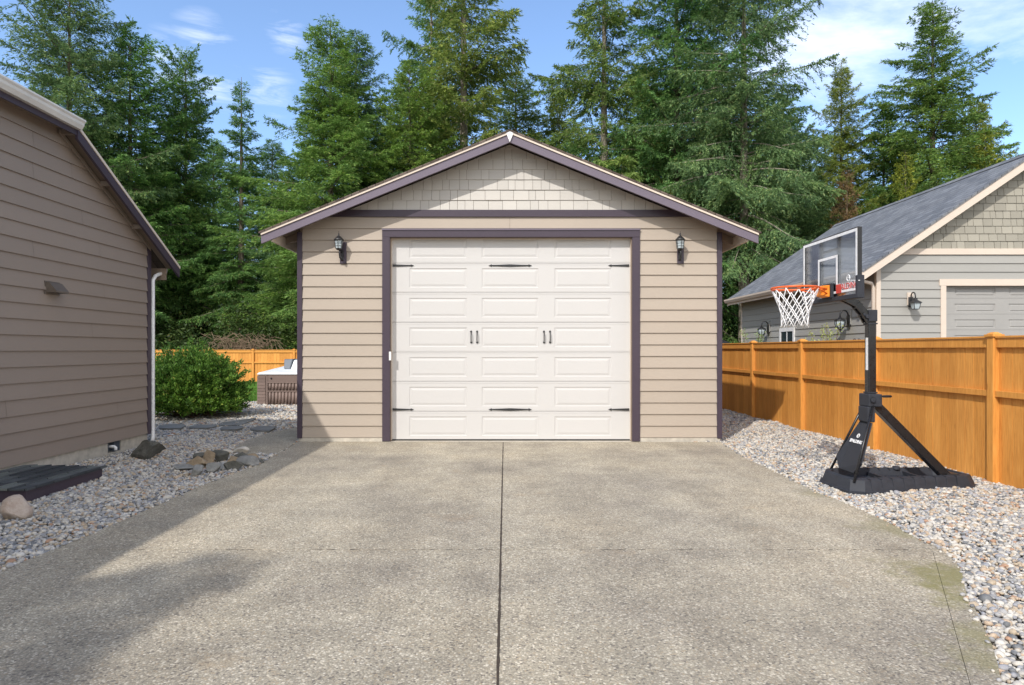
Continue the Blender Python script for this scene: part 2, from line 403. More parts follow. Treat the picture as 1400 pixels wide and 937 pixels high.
def clip(poly, a, b, c):       # keep a*u+b*v<=c
    out = []
    for i in range(len(poly)):
        p, q = poly[i], poly[(i + 1) % len(poly)]
        dp = a * p[0] + b * p[1] - c; dq = a * q[0] + b * q[1] - c
        if dp <= 0: out.append(p)
        if (dp < 0 < dq) or (dq < 0 < dp):
            t = dp / (dp - dq); out.append((p[0] + t * (q[0] - p[0]), p[1] + t * (q[1] - p[1])))
    return out
def courses(mb, poly, z0, z1, ex, lip, fn, joints=(), widths=None, seed=1, gap=.006):
    """lapped boards (widths None) or shakes. fn(u,z,d): d>0 away from the wall"""
    rr = random.Random(seed); z = z0; k = 0
    while z < z1 - 1e-4:
        zt = min(z + ex, z1)
        st = clip(clip(poly, 0, -1, -z), 0, 1, zt)
        if len(st) >= 3:
            u0 = min(p[0] for p in st); u1 = max(p[0] for p in st)
            cuts = [u0]
            if widths:
                u = u0 - rr.random() * widths[1]
                while True:
                    u += rr.uniform(*widths)
                    if u >= u1: break
                    if u > u0: cuts.append(u)
            else: cuts += sorted(j[1] for j in joints if j[0] == k and u0 < j[1] < u1)
            cuts.append(u1)
            for a, b in zip(cuts, cuts[1:]):
                ga = 0 if a == u0 else gap / 2; gb = 0 if b == u1 else gap / 2
                q = clip(clip(st, -1, 0, -(a + ga)), 1, 0, b - gb)
                if len(q) < 3: continue
                dd = rr.uniform(-.0015, .002) if widths else 0
                D = lambda zz: .003 + lip * max(0, (z + ex - zz) / ex) + dd
                mb.face([fn(p[0], p[1], D(p[1])) for p in q])
                zb = min(p[1] for p in q); bu = [p[0] for p in q if abs(p[1] - zb) < 1e-5]
                if len(bu) >= 2:
                    mb.face([fn(min(bu), zb, D(zb)), fn(max(bu), zb, D(zb)), fn(max(bu), zb, -.004), fn(min(bu), zb, -.004)])
                if widths:
                    for uu in (min(p[0] for p in q), max(p[0] for p in q)):
                        zs = [p[1] for p in q if abs(p[0] - uu) < 1e-5]
                        if len(zs) >= 2: mb.face([fn(uu, min(zs), D(min(zs))), fn(uu, max(zs), D(max(zs))), fn(uu, max(zs), -.004), fn(uu, min(zs), -.004)])
        z = zt; k += 1

# ================================================================== GROUND
g = MB(); g.face([(-400, -400, -.06), (400, -400, -.06), (400, 400, -.06), (-400, 400, -.06)])
tag(g.build('ground', M['soil']), kind='structure')

left = [G(*p) for p in ((396, 612), (379, 620.5), (349, 637), (325.7, 645.6), (307, 652), (275.5, 664), (230.6, 684), (128, 728.8), (0, 781))]
lx, ly = left[-1]; px_, py_ = left[-2]
sl = (lx - px_) / (ly - py_)
left.append((lx + sl * (1.5 - ly) * .5, 1.5)); left.append((left[-1][0], -7))
right = [G(*p) for p in ((985, 604.5), (1020, 627), (1059.5, 645), (1123, 676), (1155, 687), (1208, 711), (1255.8, 737), (1282, 748), (1290, 754), (1305.6, 766.5),
                         (1314.8, 782), (1318.8, 801), (1322.7, 817), (1334.6, 835), (1345, 859), (1355.7, 880), (1365, 911), (1369, 937))]
rx, ry = right[-1]; right += [(rx + .02, 1.6), (rx + .05, -7)]
GF = 9.87
outline = [(-3.15, GF + .02)] + left + right[::-1]
cj = [(.011, 9.95), (-.02, 2.75)]
ja = (cj[1][0] - cj[0][0]) / (cj[1][1] - cj[0][1])      # centre joint x = cj0x + ja*(y-9.95)
def halves(poly, w):
    # x - ja*y <= k
    k = cj[0][0] - ja * cj[0][1]
    return [clip(poly, 1, -ja, k - w / 2), clip(poly, -1, ja, -(k + w / 2))]
YJ = 4.53
def rows(poly, w=.007): return [clip(poly, 0, -1, -(YJ + w / 2)), clip(poly, 0, 1, YJ - w / 2)]
strip = [G(1276.6, 758.6), G(1295, 822), G(1311, 874.6), G(1326.7, 937)]
slabs = []
for h_ in halves(outline, .011):
    for r_ in rows(h_): slabs.append(r_)
# outer strip beside the gravel, cut off by a crack
(ax, ay), (bx_, by_) = strip[0], strip[-1]
na, nb_ = (by_ - ay), -(bx_ - ax); nl = math.hypot(na, nb_); na /= nl; nb_ /= nl
kk = na * ax + nb_ * ay
last = slabs[-1]
if na * 0 + nb_ * 3 > kk: na, nb_, kk = -na, -nb_, -kk
slabs[-1:] = [clip(last, na, nb_, kk - .0012), clip(last, -na, -nb_, -(kk + .0012))]
patch = [(-3.16, 11.9), (-3.16, 9.88), (-3.075, 9.268), (G(379, 620.5)[0] - .012, G(379, 620.5)[1])] + [G(*p) for p in ((352, 621), (335, 624), (316, 616), (325, 609), (340, 601), (366.5, 593), (404, 584.4))]
slabs.append(patch)
d = MB()
for s_ in slabs:
    if len(s_) < 3: continue
    top = [(x, y, 0) for x, y in s_]; ins = [(x, y, -.08) for x, y in s_]
    d.face(top, 0)
    for i in range(len(top)): j = (i + 1) % len(top); d.face([top[i], top[j], ins[j], ins[i]], 0)
d.face([(x, y, -.014) for x, y in outline], 1)
rj = random.Random(77); yv = 9.8; pl, pr2 = [], []
while yv > -4:
    xm = cj[0][0] + ja * (yv - 9.95) + rj.gauss(0, .0007); hw_ = .0052 + rj.random() ** 2 * .0035
    pl.append((xm - hw_, yv, .0015)); pr2.append((xm + hw_, yv, .0015)); yv -= .035 + .03 * rj.random()
for a_, b_, c_, e_ in zip(pl, pr2, pr2[1:], pl[1:]): d.face([a_, b_, c_, e_], 2)
for k in range(70):
    x0 = rj.uniform(-2.6, 2.85); l_ = rj.uniform(.008, .05); wd = rj.uniform(.001, .004); d.face([(x0, YJ - wd, .002), (x0 + l_, YJ - wd * rj.random(), .002), (x0 + l_, YJ + wd, .002), (x0, YJ + wd * .6, .002)], 2)
o = d.build('driveway', [M['aggregate'], M['dark'], M['joint']], tri=True)
tag(o, kind='structure')

# lawn behind the shrub
lw = MB(); lw.face([(-16, 17.6, -.02), (-5.55, 17.6, -.02), (-5.2, 27.9, .0), (-16, 27.9, .0)])
lw.box((-9, 17.4, -.05), (-5.5, 17.5, -.01))
tag(lw.build('lawn', M['lawn']), kind='structure')

# ------------------------------------------------------------------ gravel
def inside(x, y, poly):
    r = np.zeros(x.shape, bool); n = len(poly)
    for i in range(n):
        (x0, y0), (x1, y1) = poly[i], poly[(i + 1) % n]
        if y0 == y1: continue
        c = ((y0 > y) != (y1 > y)) & (x < (x1 - x0) * (y - y0) / (y1 - y0) + x0); r ^= c
    return r
def ico(sub):
    bm = bmesh.new(); bmesh.ops.create_icosphere(bm, subdivisions=sub, radius=1)
    v = np.array([x.co[:] for x in bm.verts]); f = np.array([[q.index for q in x.verts] for x in bm.faces]); bm.free(); return v, f
def pebbles(regions, name):
    rs = np.random.RandomState(3); V = []; Fc = []; off = 0
    for (x0, x1, y0, y1, r, sub) in regions:
        sp = r * 1.5
        xs, ys = np.meshgrid(np.arange(x0, x1, sp), np.arange(y0, y1, sp)); xs = xs.ravel(); ys = ys.ravel()
        xs = xs + rs.uniform(-.5, .5, xs.size) * sp; ys = ys + rs.uniform(-.5, .5, ys.size) * sp
        size = r * np.exp(rs.normal(-.05, .3, xs.size))
        lim = H * (xs / np.maximum(ys, .1))
        vis = (np.abs(xs) / np.maximum(ys, .1) < .9)
        out = [(x_, y_) for x_, y_ in outline]
        # keep clear of slabs, house, garage, shallow rim lets a few pebbles lean on the concrete
        jx, jy = rs.normal(0, .013, (2, xs.size)) * (1 + 2.5 * (rs.uniform(0, 1, xs.size) < .12)); on = inside(xs, ys, out) | inside(xs, ys, patch); ok = vis & ~inside(xs + jx, ys + jy, out) & ~inside(xs, ys, patch)
        ok &= ~((xs < -5.28) & (ys < 9.75)) & ~((xs > -3.15) & (xs < 3.36) & (ys > GF - .05)) & (xs < 5.28)
        ok &= ~((xs < -5.6) & (ys > 17.4))
        ok &= ~((xs > 3.56) & (xs < 4.8) & (ys > 6.5) & (ys < 7.0))
        xs, ys, size, on = xs[ok], ys[ok], size[ok], on[ok]; n = xs.size; size = np.where(on, size * .75, size)
        v, f = ico(sub)
        sx = size * rs.uniform(.8, 1.35, n); sy = size * rs.uniform(.7, 1.05, n); sz = size * rs.uniform(.55, .9, n)
        p = v[None] * np.stack([sx, sy, sz], 1)[:, None]
        p += (rs.normal(0, .06, (n, v.shape[0], 3)) * size[:, None, None])
        a = rs.uniform(0, 6.28, n); t = rs.normal(0, .3, n)
        y_ = p[..., 1] * np.cos(t)[:, None] - p[..., 2] * np.sin(t)[:, None]; z_ = p[..., 1] * np.sin(t)[:, None] + p[..., 2] * np.cos(t)[:, None]
        x_ = p[..., 0] * np.cos(a)[:, None] - y_ * np.sin(a)[:, None]; y2 = p[..., 0] * np.sin(a)[:, None] + y_ * np.cos(a)[:, None]
        hgt = -.012 + rs.uniform(-.010, .014, n) + .014 * np.sin(xs * 2.3 + ys * 1.1) * np.sin(ys * 1.7)
        hgt = np.where(on, size * .5, hgt)
        q = np.stack([x_ + xs[:, None], y2 + ys[:, None], z_ + hgt[:, None]], -1)
        V.append(q.reshape(-1, 3)); Fc.append((f[None] + (np.arange(n) * v.shape[0])[:, None, None] + off).reshape(-1)); off += n * v.shape[0]
    o = npmesh(name, np.concatenate(V), 3, M['pebble'], smooth=True, faces=np.concatenate(Fc))
    return o
gr = pebbles([(1.9, 5.3, 2.0, 7.5, .0145, 2), (2.9, 5.3, 7.5, 12, .018, 1), (3.3, 5.3, 12, 20, .03, 1),
              (-5.3, -1.4, 3.2, 7.0, .0155, 2), (-5.3, -2, 7.0, 11.5, .018, 1), (-9, -3, 11.5, 17.5, .027, 1), (-9, -5.29, 9.75, 11.5, .025, 1)], 'gravel')
tag(gr, 'mixed river pebbles bedded in strips on both sides of the driveway', 'gravel', kind='stuff')
# soil bed under the pebbles so that no hole shows
gb = MB()
gb.face([(-9.5, -2, -.035), (5.3, -2, -.035), (5.3, 21, -.035), (-9.5, 21, -.035)])
tag(gb.build('gravel_bed', M['soil']), kind='structure')

# grass blades
rs = np.random.RandomState(5); n = 90000
bx = rs.uniform(-13, -5.5, n); by = 17.5 + 10.3 * rs.uniform(0, 1, n) ** 1.3
a = rs.uniform(0, 6.28, n); hh = rs.uniform(.03, .07, n); w = .008
b0 = np.stack([bx - w * np.cos(a), by - w * np.sin(a), np.full(n, -.02)], -1); b1 = np.stack([bx + w * np.cos(a), by + w * np.sin(a), np.full(n, -.02)], -1)
b2 = np.stack([bx + rs.normal(0, .015, n), by + rs.normal(0, .015, n), hh], -1)
tag(npmesh('grass', np.stack([b0, b1, b2], 1).reshape(-1, 3), 3, M['lawn']), 'bright green mown lawn in front of the far fence', 'grass', kind='stuff')

# ================================================================== GARAGE
Y0 = GF
def gx(px): return (px - VX) / (F / Y0)
def gz(py): return H + (VY - py) / (F / Y0)
xL, xR = gx(408.5), gx(985); xc = (xL + xR) / 2
garage = thing('detached_garage', (xc, Y0, 0), 'tan lap-sided detached garage with plum trim and a tall almond door', 'garage')
YR = 9.52; sR = F / YR
apex = (xc, H + (VY - 177) / sR); tipL = ((357 - VX) / sR, H + (VY - 314) / sR); tipR = ((1037 - VX) / sR, H + (VY - 317) / sR)
hw = (tipR[0] - tipL[0]) / 2; xc2 = (tipR[0] + tipL[0]) / 2; apex = (xc2, apex[1]); tz = (tipL[1] + tipR[1]) / 2
m_ = (apex[1] - tz) / hw
def roofz(x): return apex[1] - m_ * abs(x - xc2)
GD = 17.6
WT = .17   # fascia depth below the roof top
zbel0, zbel1 = gz(297), gz(288)
f_front = lambda u, z, dd: (u, Y0 - dd, z)
sx0, sx1 = xL + .06, xR - .06
zs0 = gz(598)
dx0, dx1 = gx(523), gx(874.5); dtop = gz(314)
EX = .1778
w = MB()
# below the belt: left field, right field, strip over the door
for poly in ([(sx0, zs0), (dx0, zs0), (dx0, zbel0), (sx0, zbel0)], [(dx1, zs0), (sx1, zs0), (sx1, zbel0), (dx1, zbel0)]):
    poly = clip(clip(poly, m_, 1, apex[1] + m_ * xc2 - .06), -m_, 1, apex[1] - m_ * xc2 - .06)
    courses(w, poly, zs0, zbel0, EX, .019, f_front)
ks = int((dtop - zs0) / EX)
poly = [(dx0, dtop), (dx1, dtop), (dx1, zbel0), (dx0, zbel0)]
z_al = zs0 + ks * EX
courses(w, poly, z_al, zbel0, EX, .019, f_front, joints=[(1, gx(697)), (0, gx(697))], gap=.004)
# sides and back
hs = lambda x: roofz(x) - .12
for X, sg in ((xL, -1), (xR, 1)):
    fs = lambda u, z, dd, X=X, sg=sg: (X + sg * dd, u, z)
    courses(w, [(Y0 + .06, zs0), (GD, zs0), (GD, hs(X)), (Y0 + .06, hs(X))], zs0, hs(X), EX, .019, fs)
fb = lambda u, z, dd: (u, GD + dd, z)
courses(w, [(xL, zs0), (xR, zs0), (xR, hs(xR)), (xc2, hs(xc2)), (xL, hs(xL))], zs0, 5, EX, .019, fb)
w.build('wall', M['siding'], garage)
# wall core with an opening for the door
cr = MB()
ddx0, ddx1 = gx(533.5), gx(864); dz1 = gz(325)
cr.box((xL + .02, Y0 + .004, .0), (ddx0 + .01, Y0 + .14, zbel0)); cr.box((ddx1 - .01, Y0 + .004, 0), (xR - .02, Y0 + .14, zbel0)); cr.box((ddx0 + .01, Y0 + .004, dz1 - .01), (ddx1 - .01, Y0 + .14, zbel0))
cr.prism([(xL + .02, zbel0 + .001), (xR - .02, zbel0 + .001), (xR - .02, hs(xR)), (xc2, hs(xc2)), (xL + .02, hs(xL))], lambda u, z, dd: (u, Y0 + dd, z), .006, .14)
for X0, X1 in ((xL + .004, xL + .12), (xR - .12, xR - .004)): cr.box((X0, Y0 + .15, 0), (X1, GD - .003, min(hs(X0), hs(X1)) - .02))
cr.build('wall_core', M['soffit'], garage)
# gable shakes
gs = MB()
gp = [(sx0 - .2, zbel1), (sx1 + .2, zbel1), (sx1 + .2, hs(sx1 + .2)), (xc2, hs(xc2)), (sx0 - .2, hs(sx0 - .2))]
gp = clip(clip(gp, m_, 1, apex[1] + m_ * xc2 - .06), -m_, 1, apex[1] - m_ * xc2 - .06)
courses(gs, gp, zbel1, 5, .157, .014, f_front, widths=(.1, .24), seed=4, gap=.005)
gs.build('gable_shingles', M['shake'], garage)
b = MB(); b.box((sx0 - .0, Y0 - .032, zbel0 - .002), (sx1, Y0 + .003, zbel1 + .004)); 
bb = clip(clip([(sx0, zbel0), (sx1, zbel0), (sx1, zbel1 + .004), (sx0, zbel1 + .004)], m_, 1, apex[1] + m_ * xc2 - .06), -m_, 1, apex[1] - m_ * xc2 - .06)
b = MB(); b.prism(bb, lambda u, z, dd: (u, Y0 - dd, z), -.003, .034); b.build('belt_trim', M['trim'], garage)
for X0, X1 in ((xL - .018, xL + .058), (xR - .058, xR + .018)):
    b = MB(); b.box((X0, Y0 - .03, zs0 - .012), (X1, Y0 + .07, min(roofz(X0), roofz(X1)) - WT + .03)); b.build('corner_board', M['trim'], garage, bevel=.003)
# door frame
for nm, lo, hi in (('door_jamb', (dx0, Y0 - .034, .004), (ddx0, Y0 + .13, dz1 - .0)), ('door_jamb', (ddx1, Y0 - .034, .004), (dx1, Y0 + .13, dz1 - .0)), ('door_header', (dx0, Y0 - .037, dz1 + .001), (dx1, Y0 + .13, dtop))):
    b = MB(); b.box(lo, hi); b.build(nm, M['trim'], garage, bevel=.004)
b = MB(); b.box((dx0 - .003, Y0 - .05, dtop - .018), (dx1 + .003, Y0 - .034, dtop + .006)); b.build('drip_cap', M['rake'], garage)
# thin light stop moulding round the door
b = MB(); b.box((ddx0, Y0 + .05, .01), (ddx0 + .012, Y0 + .105, dz1)); b.box((ddx1 - .012, Y0 + .05, .01), (ddx1, Y0 + .105, dz1)); b.box((ddx0, Y0 + .05, dz1 - .012), (ddx1, Y0 + .1, dz1 - .001)); b.build('door_stop', M['cream'], garage)
# foundation
for lo, hi in (((xL + .01, Y0 - .012, -.05), (dx0 + .03, Y0 + .1, zs0 - .004)), ((dx1 - .03, Y0 - .012, -.05), (xR - .01, Y0 + .1, zs0 - .004)),
               ((xL - .004, Y0 + .101, -.05), (xL + .1, GD, zs0 - .004)), ((xR - .1, Y0 + .101, -.05), (xR + .004, GD, zs0 - .004))):
    b = MB(); b.box(lo, hi); b.build('foundation', M['concrete'], garage)
b = MB(); b.box((ddx0 - .1, Y0 - .05, -.09), (ddx1 + .1, Y0 + .6, -.003)); b.build('floor_slab', M['concrete'], garage)
# roof
rf = MB()
for sg in (-1, 1):
    xe = xc2 + sg * hw
    for (t0, t1, mi, y0, y1, ex_) in ((0.008, .034, 0, YR - .03, GD + .4, .03),):
        rf.hexa([(xc2, y0, apex[1] - t1), (xe + sg * ex_, y0, tz - m_ * ex_ - t1), (xe + sg * ex_, y1, tz - m_ * ex_ - t1), (xc2, y1, apex[1] - t1),
                 (xc2, y0, apex[1] - t0), (xe + sg * ex_, y0, tz - m_ * ex_ - t0), (xe + sg * ex_, y1, tz - m_ * ex_ - t0), (xc2, y1, apex[1] - t0)])
rf.build('roof', M['roof'], garage, recalc=False)
b = MB()
for sg in (-1, 1):
    xe = xc2 + sg * hw; a0, a1 = .038, .06
    b.hexa([(xc2, YR + .05, apex[1] - a1), (xe, YR + .05, tz - a1), (xe, GD + .35, tz - a1), (xc2, GD + .35, apex[1] - a1), (xc2, YR + .05, apex[1] - a0), (xe, YR + .05, tz - a0), (xe, GD + .35, tz - a0), (xc2, GD + .35, apex[1] - a0)])
b.build('roof_sheathing', M['soffit'], garage)
for sg in (-1, 1):
    xe = xc2 + sg * hw
    for nm, a0, a1, y0, y1, mt, q in (('rake_trim', .036, .068, YR - .018, YR + .02, M['cream'], 0), ('rake_board', .070, .19, YR, YR + .04, M['rake'], .0)):
        b = MB(); xs_ = xc2 + sg * .002
        zt = lambda x, a_: roofz(x) - a_
        b.hexa([(xs_, y0, zt(xs_, a1)), (xe, y0, zt(xe, a1)), (xe, y1, zt(xe, a1)), (xs_, y1, zt(xs_, a1)), (xs_, y0, zt(xs_, a0)), (xe, y0, zt(xe, a0)), (xe, y1, zt(xe, a0)), (xs_, y1, zt(xs_, a0))])
        b.build(nm, mt, garage)
    # fascia along the eave and gutterless soffit rafters
    b = MB(); xf = xe - sg * .16
    b.box((xf, YR + .05, roofz(xf) - .22), (xf + sg * .03, GD + .3, roofz(xf) - .065)); b.build('eave_fascia', M['cream'], garage)
    yy = Y0 + .25
    while yy < GD:
        xw = xL if sg < 0 else xR
        b = MB(); b.hexa([(xw, yy, roofz(xw) - .2), (xf, yy, roofz(xf) - .17), (xf, yy + .04, roofz(xf) - .17), (xw, yy + .04, roofz(xw) - .2), (xw, yy, roofz(xw) - .065), (xf, yy, roofz(xf) - .065), (xf, yy + .04, roofz(xf) - .065), (xw, yy + .04, roofz(xw) - .065)])
        b.build('rafter_tail', M['soffit'], garage); yy += 1.2
# white apex wedge
b = MB(); ax_ = xc2; az = apex[1]
b.prism([(ax_ - .055, az - .062), (ax_ + .055, az - .062), (ax_, az - .195)], lambda u, z, dd: (u, YR - .02 + dd, z), -.004, .03); b.prism([(ax_ - .055, az - .061), (ax_, az - .036), (ax_ + .055, az - .061)], lambda u, z, dd: (u, YR - .02 + dd, z), -.004, .03)
b.build('ridge_wedge', M['white_metal'], garage)
# white sensor on the left jamb
b = MB(); b.box((ddx0 - .012, Y0 - .05, gz(493)), (ddx0 + .022, Y0 - .034, gz(481))); b.build('door_sensor', M['white_metal'], garage, bevel=.004)

# --- door
YD = Y0 + .105; sD = F / YD
def dX(px): return (px - VX) / sD
def dZ(py): return H + (VY - py) / sD
dl, dr = dX(531), dX(866); pitch = 40.5 / sD; zb = .02
pcols = [(dX(559.8), dX(638.3)), (dX(658.8), dX(736)), (dX(758.3), dX(835.5))]
dm = MB()
def rect(mb, x0, x1, z0, z1, y): mb.face([(x0, y, z0), (x1, y, z0), (x1, y, z1), (x0, y, z1)])
def ring(mb, a, b_):
    (x0, x1, z0, z1, y), (X0, X1, Z0, Z1, Y) = a, b_
    o_ = [(x0, y, z0), (x1, y, z0), (x1, y, z1), (x0, y, z1)]; i_ = [(X0, Y, Z0), (X1, Y, Z0), (X1, Y, Z1), (X0, Y, Z1)]
    for k in range(4): mb.face([o_[k], o_[(k + 1) % 4], i_[(k + 1) % 4], i_[k]])
nrow = 7
z = zb
sect = []
for r in range(nrow):
    pt = dZ(569.8 - 40.52 * (r)); pb = pt - 26.2 / sD
    z1 = (pt + (40.52 - 26.2) / 2 / sD) if r < nrow - 1 else dZ(318)
    gq = .003
    zz0 = z + (gq if r else 0); zz1 = z1 - gq
    # lower groove beads: two thin pressed lines beside each section joint
    ys = YD
    rect(dm, dl, dr, zz0, pb, ys); rect(dm, dl, dr, pt, zz1, ys)
    xs_ = [dl] + [q for c_ in pcols for q in c_] + [dr]
    for i in range(0, len(xs_), 2): rect(dm, xs_[i], xs_[i + 1], pb, pt, ys)
    for (x0, x1) in pcols:
        seq = [(0, 0), (.006, .007), (.020, .008), (.046, .003), (.05, .002)]
        prev = (x0, x1, pb, pt, ys)
        for ins, dep in seq[1:]:
            cur = (x0 + ins, x1 - ins, pb + ins, pt - ins, ys + dep); ring(dm, prev, cur); prev = cur
        rect(dm, *prev[:4], prev[4])
    dm.face([(dl, ys, zz1), (dr, ys, zz1), (dr, ys + .014, zz1 + gq), (dl, ys + .014, zz1 + gq)])
    if r: dm.face([(dl, ys, zz0), (dr, ys, zz0), (dr, ys + .014, zz0 - gq), (dl, ys + .014, zz0 - gq)])
    if r < nrow - 1:
        for off_ in (-.022, .022):
            dm.box((dl, ys - .0025, z1 + off_ - .003), (dr, ys + .001, z1 + off_ + .003))
    z = z1
dm.box((dl, YD + .016, zb), (dr, YD + .03, z))
door = dm.build('garage_door', M['door'], garage, recalc=False)
b = MB(); b.box((dl, YD - .004, .002), (dr, YD + .02, zb)); b.build('bottom_seal', M['dark'], door)
def strap(x0, x1, z, left_end, right_end):
    b = MB(); y = YD - .004
    hgt = .034; L0 = []
    def half(xa, xb):      # xa: wide end, xb: tip
        sg = 1 if xb > xa else -1; xt = xb - sg * .05
        pts = [(xa, -.019), (xt, -.008), (xt, -.02), (xb, 0), (xt, .02), (xt, .008), (xa, .019)]
        if sg < 0: pts = pts[::-1]
        b.prism([(u, z + v) for u, v in pts], lambda u, v, dd: (u, y - dd, v), .0, .008)
    if left_end and right_end:
        xm = (x0 + x1) / 2; half(xm - .0005, x0); half(xm + .0005, x1)
    elif right_end: half(x0, x1)
    else: half(x1, x0)
    for xx in (x0 + .06, x1 - .06): b.lathe((xx, y - .006, z), [(0, 0)], 6) if False else None
    b.build('strap_hinge', M['iron'], door)
for pyy in (363.3, 560):
    zz = dZ(pyy); strap(dX(537), dX(566), zz, False, True); strap(dX(668), dX(727), zz, True, True); strap(dX(831.5), dX(860), zz, True, False)
for pxx in (644.2, 652.3, 743.7, 752):
    b = MB(); x = dX(pxx); z0, z1 = dZ(470), dZ(452); y = YD
    b.tube([(x, y - .006, z0 + .03), (x, y - .045, z0 + .05), (x, y - .045, z1 - .05), (x, y - .006, z1 - .03)], .008, 8)
    for zc, sg in ((z0 + .02, -1), (z1 - .02, 1)):
        b.prism([(x - .018, zc), (x, zc - .024), (x + .018, zc), (x, zc + .024)], lambda u, v, dd: (u, y - dd, v), .0005, .01)
    b.build('handle', M['iron'], door)

# ------------------------------------------------------------------ wall lanterns on the garage
def lantern(px, label, grp):
    cx = gx(px); zc0, zc1 = gz(361), gz(318)
    t = thing('wall_lantern', (cx, Y0, zc0), label, 'wall lamp', grp)
    yw = Y0 - .012
    b = MB(); b.box((cx - .025, yw - .022, zc0), (cx + .075, yw + .01, zc0 + .33)); b.build('backboard', M['trim'], t, bevel=.003)
    b = MB(); b.box((cx - .012, yw - .036, zc0 + .05), (cx + .036, yw - .0225, zc0 + .2))
    b.tube([(cx + .01, yw - .03, zc0 + .08), (cx + .008, yw - .07, zc0 + .055), (cx + .0, yw - .12, zc0 + .08), (cx - .004, yw - .13, zc0 + .14), (cx - .004, yw - .13, zc0 + .2)], .011, 8)
    b.tube([(cx + .01, yw - .03, zc0 + .17), (cx + .0, yw - .08, zc0 + .18), (cx - .004, yw - .13, zc0 + .165)], .008, 8)
    b.build('arm', M['iron'], t)
    q = (cx - .012, yw - .13, zc0)
    b = MB(); b.lathe(q, [(.0, .19), (.03, .19), (.045, .205), (.05, .212), (.0, .216)], 8, smooth=False)
    b.build('base_cup', M['iron'], t)
    b = MB(); b.lathe(q, [(.046, .216), (.06, .335)], 6, smooth=False); b.build('glass', M['lamp_glass'], t)
    b = MB(); b.lathe(q, [(.012, .216), (.012, .29), (.0, .295)], 8); b.build('candle', M['white_metal'], t)
    b = MB()
    for k in range(6):
        a = 2 * math.pi * (k + .5) / 6; c_, s_ = math.cos(a), math.sin(a)
        b.bar((q[0] + .048 * c_, q[1] + .048 * s_, q[2] + .214), (q[0] + .063 * c_, q[1] + .063 * s_, q[2] + .335), .007)
    for rr_, zz_ in ((.052, .25), (.057, .29)):
        b.tube([(q[0] + rr_ * math.cos(2 * math.pi * (k + .5) / 6), q[1] + rr_ * math.sin(2 * math.pi * (k + .5) / 6), q[2] + zz_) for k in range(6)], .003, 5, closed=True)
    b.build('cage', M['iron'], t)
    b = MB(); b.lathe(q, [(.0, .334), (.074, .334), (.078, .342), (.06, .365), (.03, .395), (.012, .41), (.008, .425), (.012, .435), (.004, .445), (.003, .475), (.0, .476)], 12); b.build('cap', M['iron'], t)
    return t
lantern(467.5, 'black caged wall lantern on a plum block left of the garage door', 'lanterns flanking the almond garage door')
lantern(927.5, 'black caged wall lantern on a plum block right of the garage door', 'lanterns flanking the almond garage door')

# ================================================================== LEFT HOUSE
XW = -5.335; YC = 9.70; XO = XW + .21
house = thing('brown_house', (XW, YC, 0), 'taupe lap-sided house at the left edge with white gutter and steep plum rake', 'house')
zr1 = 4.13; yr1 = 7.75; zr0 = 2.74; yr0 = 10.2; mh = (zr1 - zr0) / (yr0 - yr1)
def hroof(y): return zr1 if y <= yr1 else zr1 - mh * (y - yr1)
zh0 = .150
fw = lambda u, z, dd: (XW + dd, u, z)
w = MB(); Yn = -3.0
top_off = .07
poly = [(Yn, zh0), (YC - .06, zh0), (YC - .06, hroof(YC) - top_off), (yr1, zr1 - top_off), (Yn, zr1 - top_off)]
jn = [(8, 8.35), (11, 8.6), (13, 7.3), (14, 8.5), (16, 8.15), (18, 7.3), (19, 7.95), (20, 7.3), (2, 8.9), (3, 6.9)]
courses(w, poly, zh0, 4.2, EX, .019, fw, joints=[(k, y) for k, y in jn], gap=.004)
fb2 = lambda u, z, dd: (u, YC + dd, z)
courses(w, [(XW - 8, zh0), (XW - .06, zh0), (XW - .06, hroof(YC) - .12), (XW - 8, hroof(YC) - .12)], zh0, 4, EX, .019, fb2)
w.build('wall', M['siding_house'], house)
b = MB(); b.prism([(p[0], p[1] - (.01 if p[1] > 1 else 0)) for p in poly[:1] + [(YC - .03, zh0), (YC - .03, hroof(YC) - top_off)] + poly[3:]], lambda u, z, dd: (XW - dd, u, z), .006, .15); b.box((XW - 8, YC - .15, zh0), (XW - .16, YC - .006, hroof(YC) - .13)); b.build('wall_core', M['soffit'], house)
b = MB(); b.box((XW - .08, YC - .058, zh0 - .01), (XW + .028, YC + .03, hroof(YC) - .11)); b.build('corner_board', M['trim'], house, bevel=.003)
# foundation with a vent opening
vy0, vy1 = 8.72, 9.02
b = MB(); b.box((XW - .2, Yn, -.1), (XW - .012, vy0, zh0 - .004)); b.box((XW - .2, vy0, -.1), (XW - .012, vy1, .0)); b.box((XW - .2, vy1, -.1), (XW - .012, YC - .21, zh0 - .004)); b.box((XW - 8, YC - .21, -.1), (XW - .012, YC - .012, zh0 - .004)); b.build('foundation', M['concrete'], house)
b = MB(); b.box((XW - .2, vy0, .001), (XW - .12, vy1, zh0 - .005)); b.box((XW - .05, vy0 + .16, .001), (XW - .02, vy0 + .17, zh0 - .006)); b.box((XW - .05, vy0, .001), (XW - .013, vy0 + .01, zh0 - .006))
for k in range(8): b.box((XW - .03, vy0 + .175 + k * .015, .004), (XW - .02, vy0 + .181 + k * .015, zh0 - .008))
b.build('foundation_vent', M['tub_shell'], house)
b = MB(); b.tube([(XW - .1, vy0 + .06, .085), (XW + .04, vy0 + .06, .085), (XW + .06, vy0 + .06, .07), (XW + .06, vy0 + .06, .035)], .02, 10); b.build('drain_pipe', M['white_metal'], house)
# roof planes: A falls away from the camera, B falls to the driveway side with the gutter
b = MB(); t = .05; XI = XW - 8
mb_ = .45
A = [(XO, yr0, zr0), (XO, yr1, zr1)]
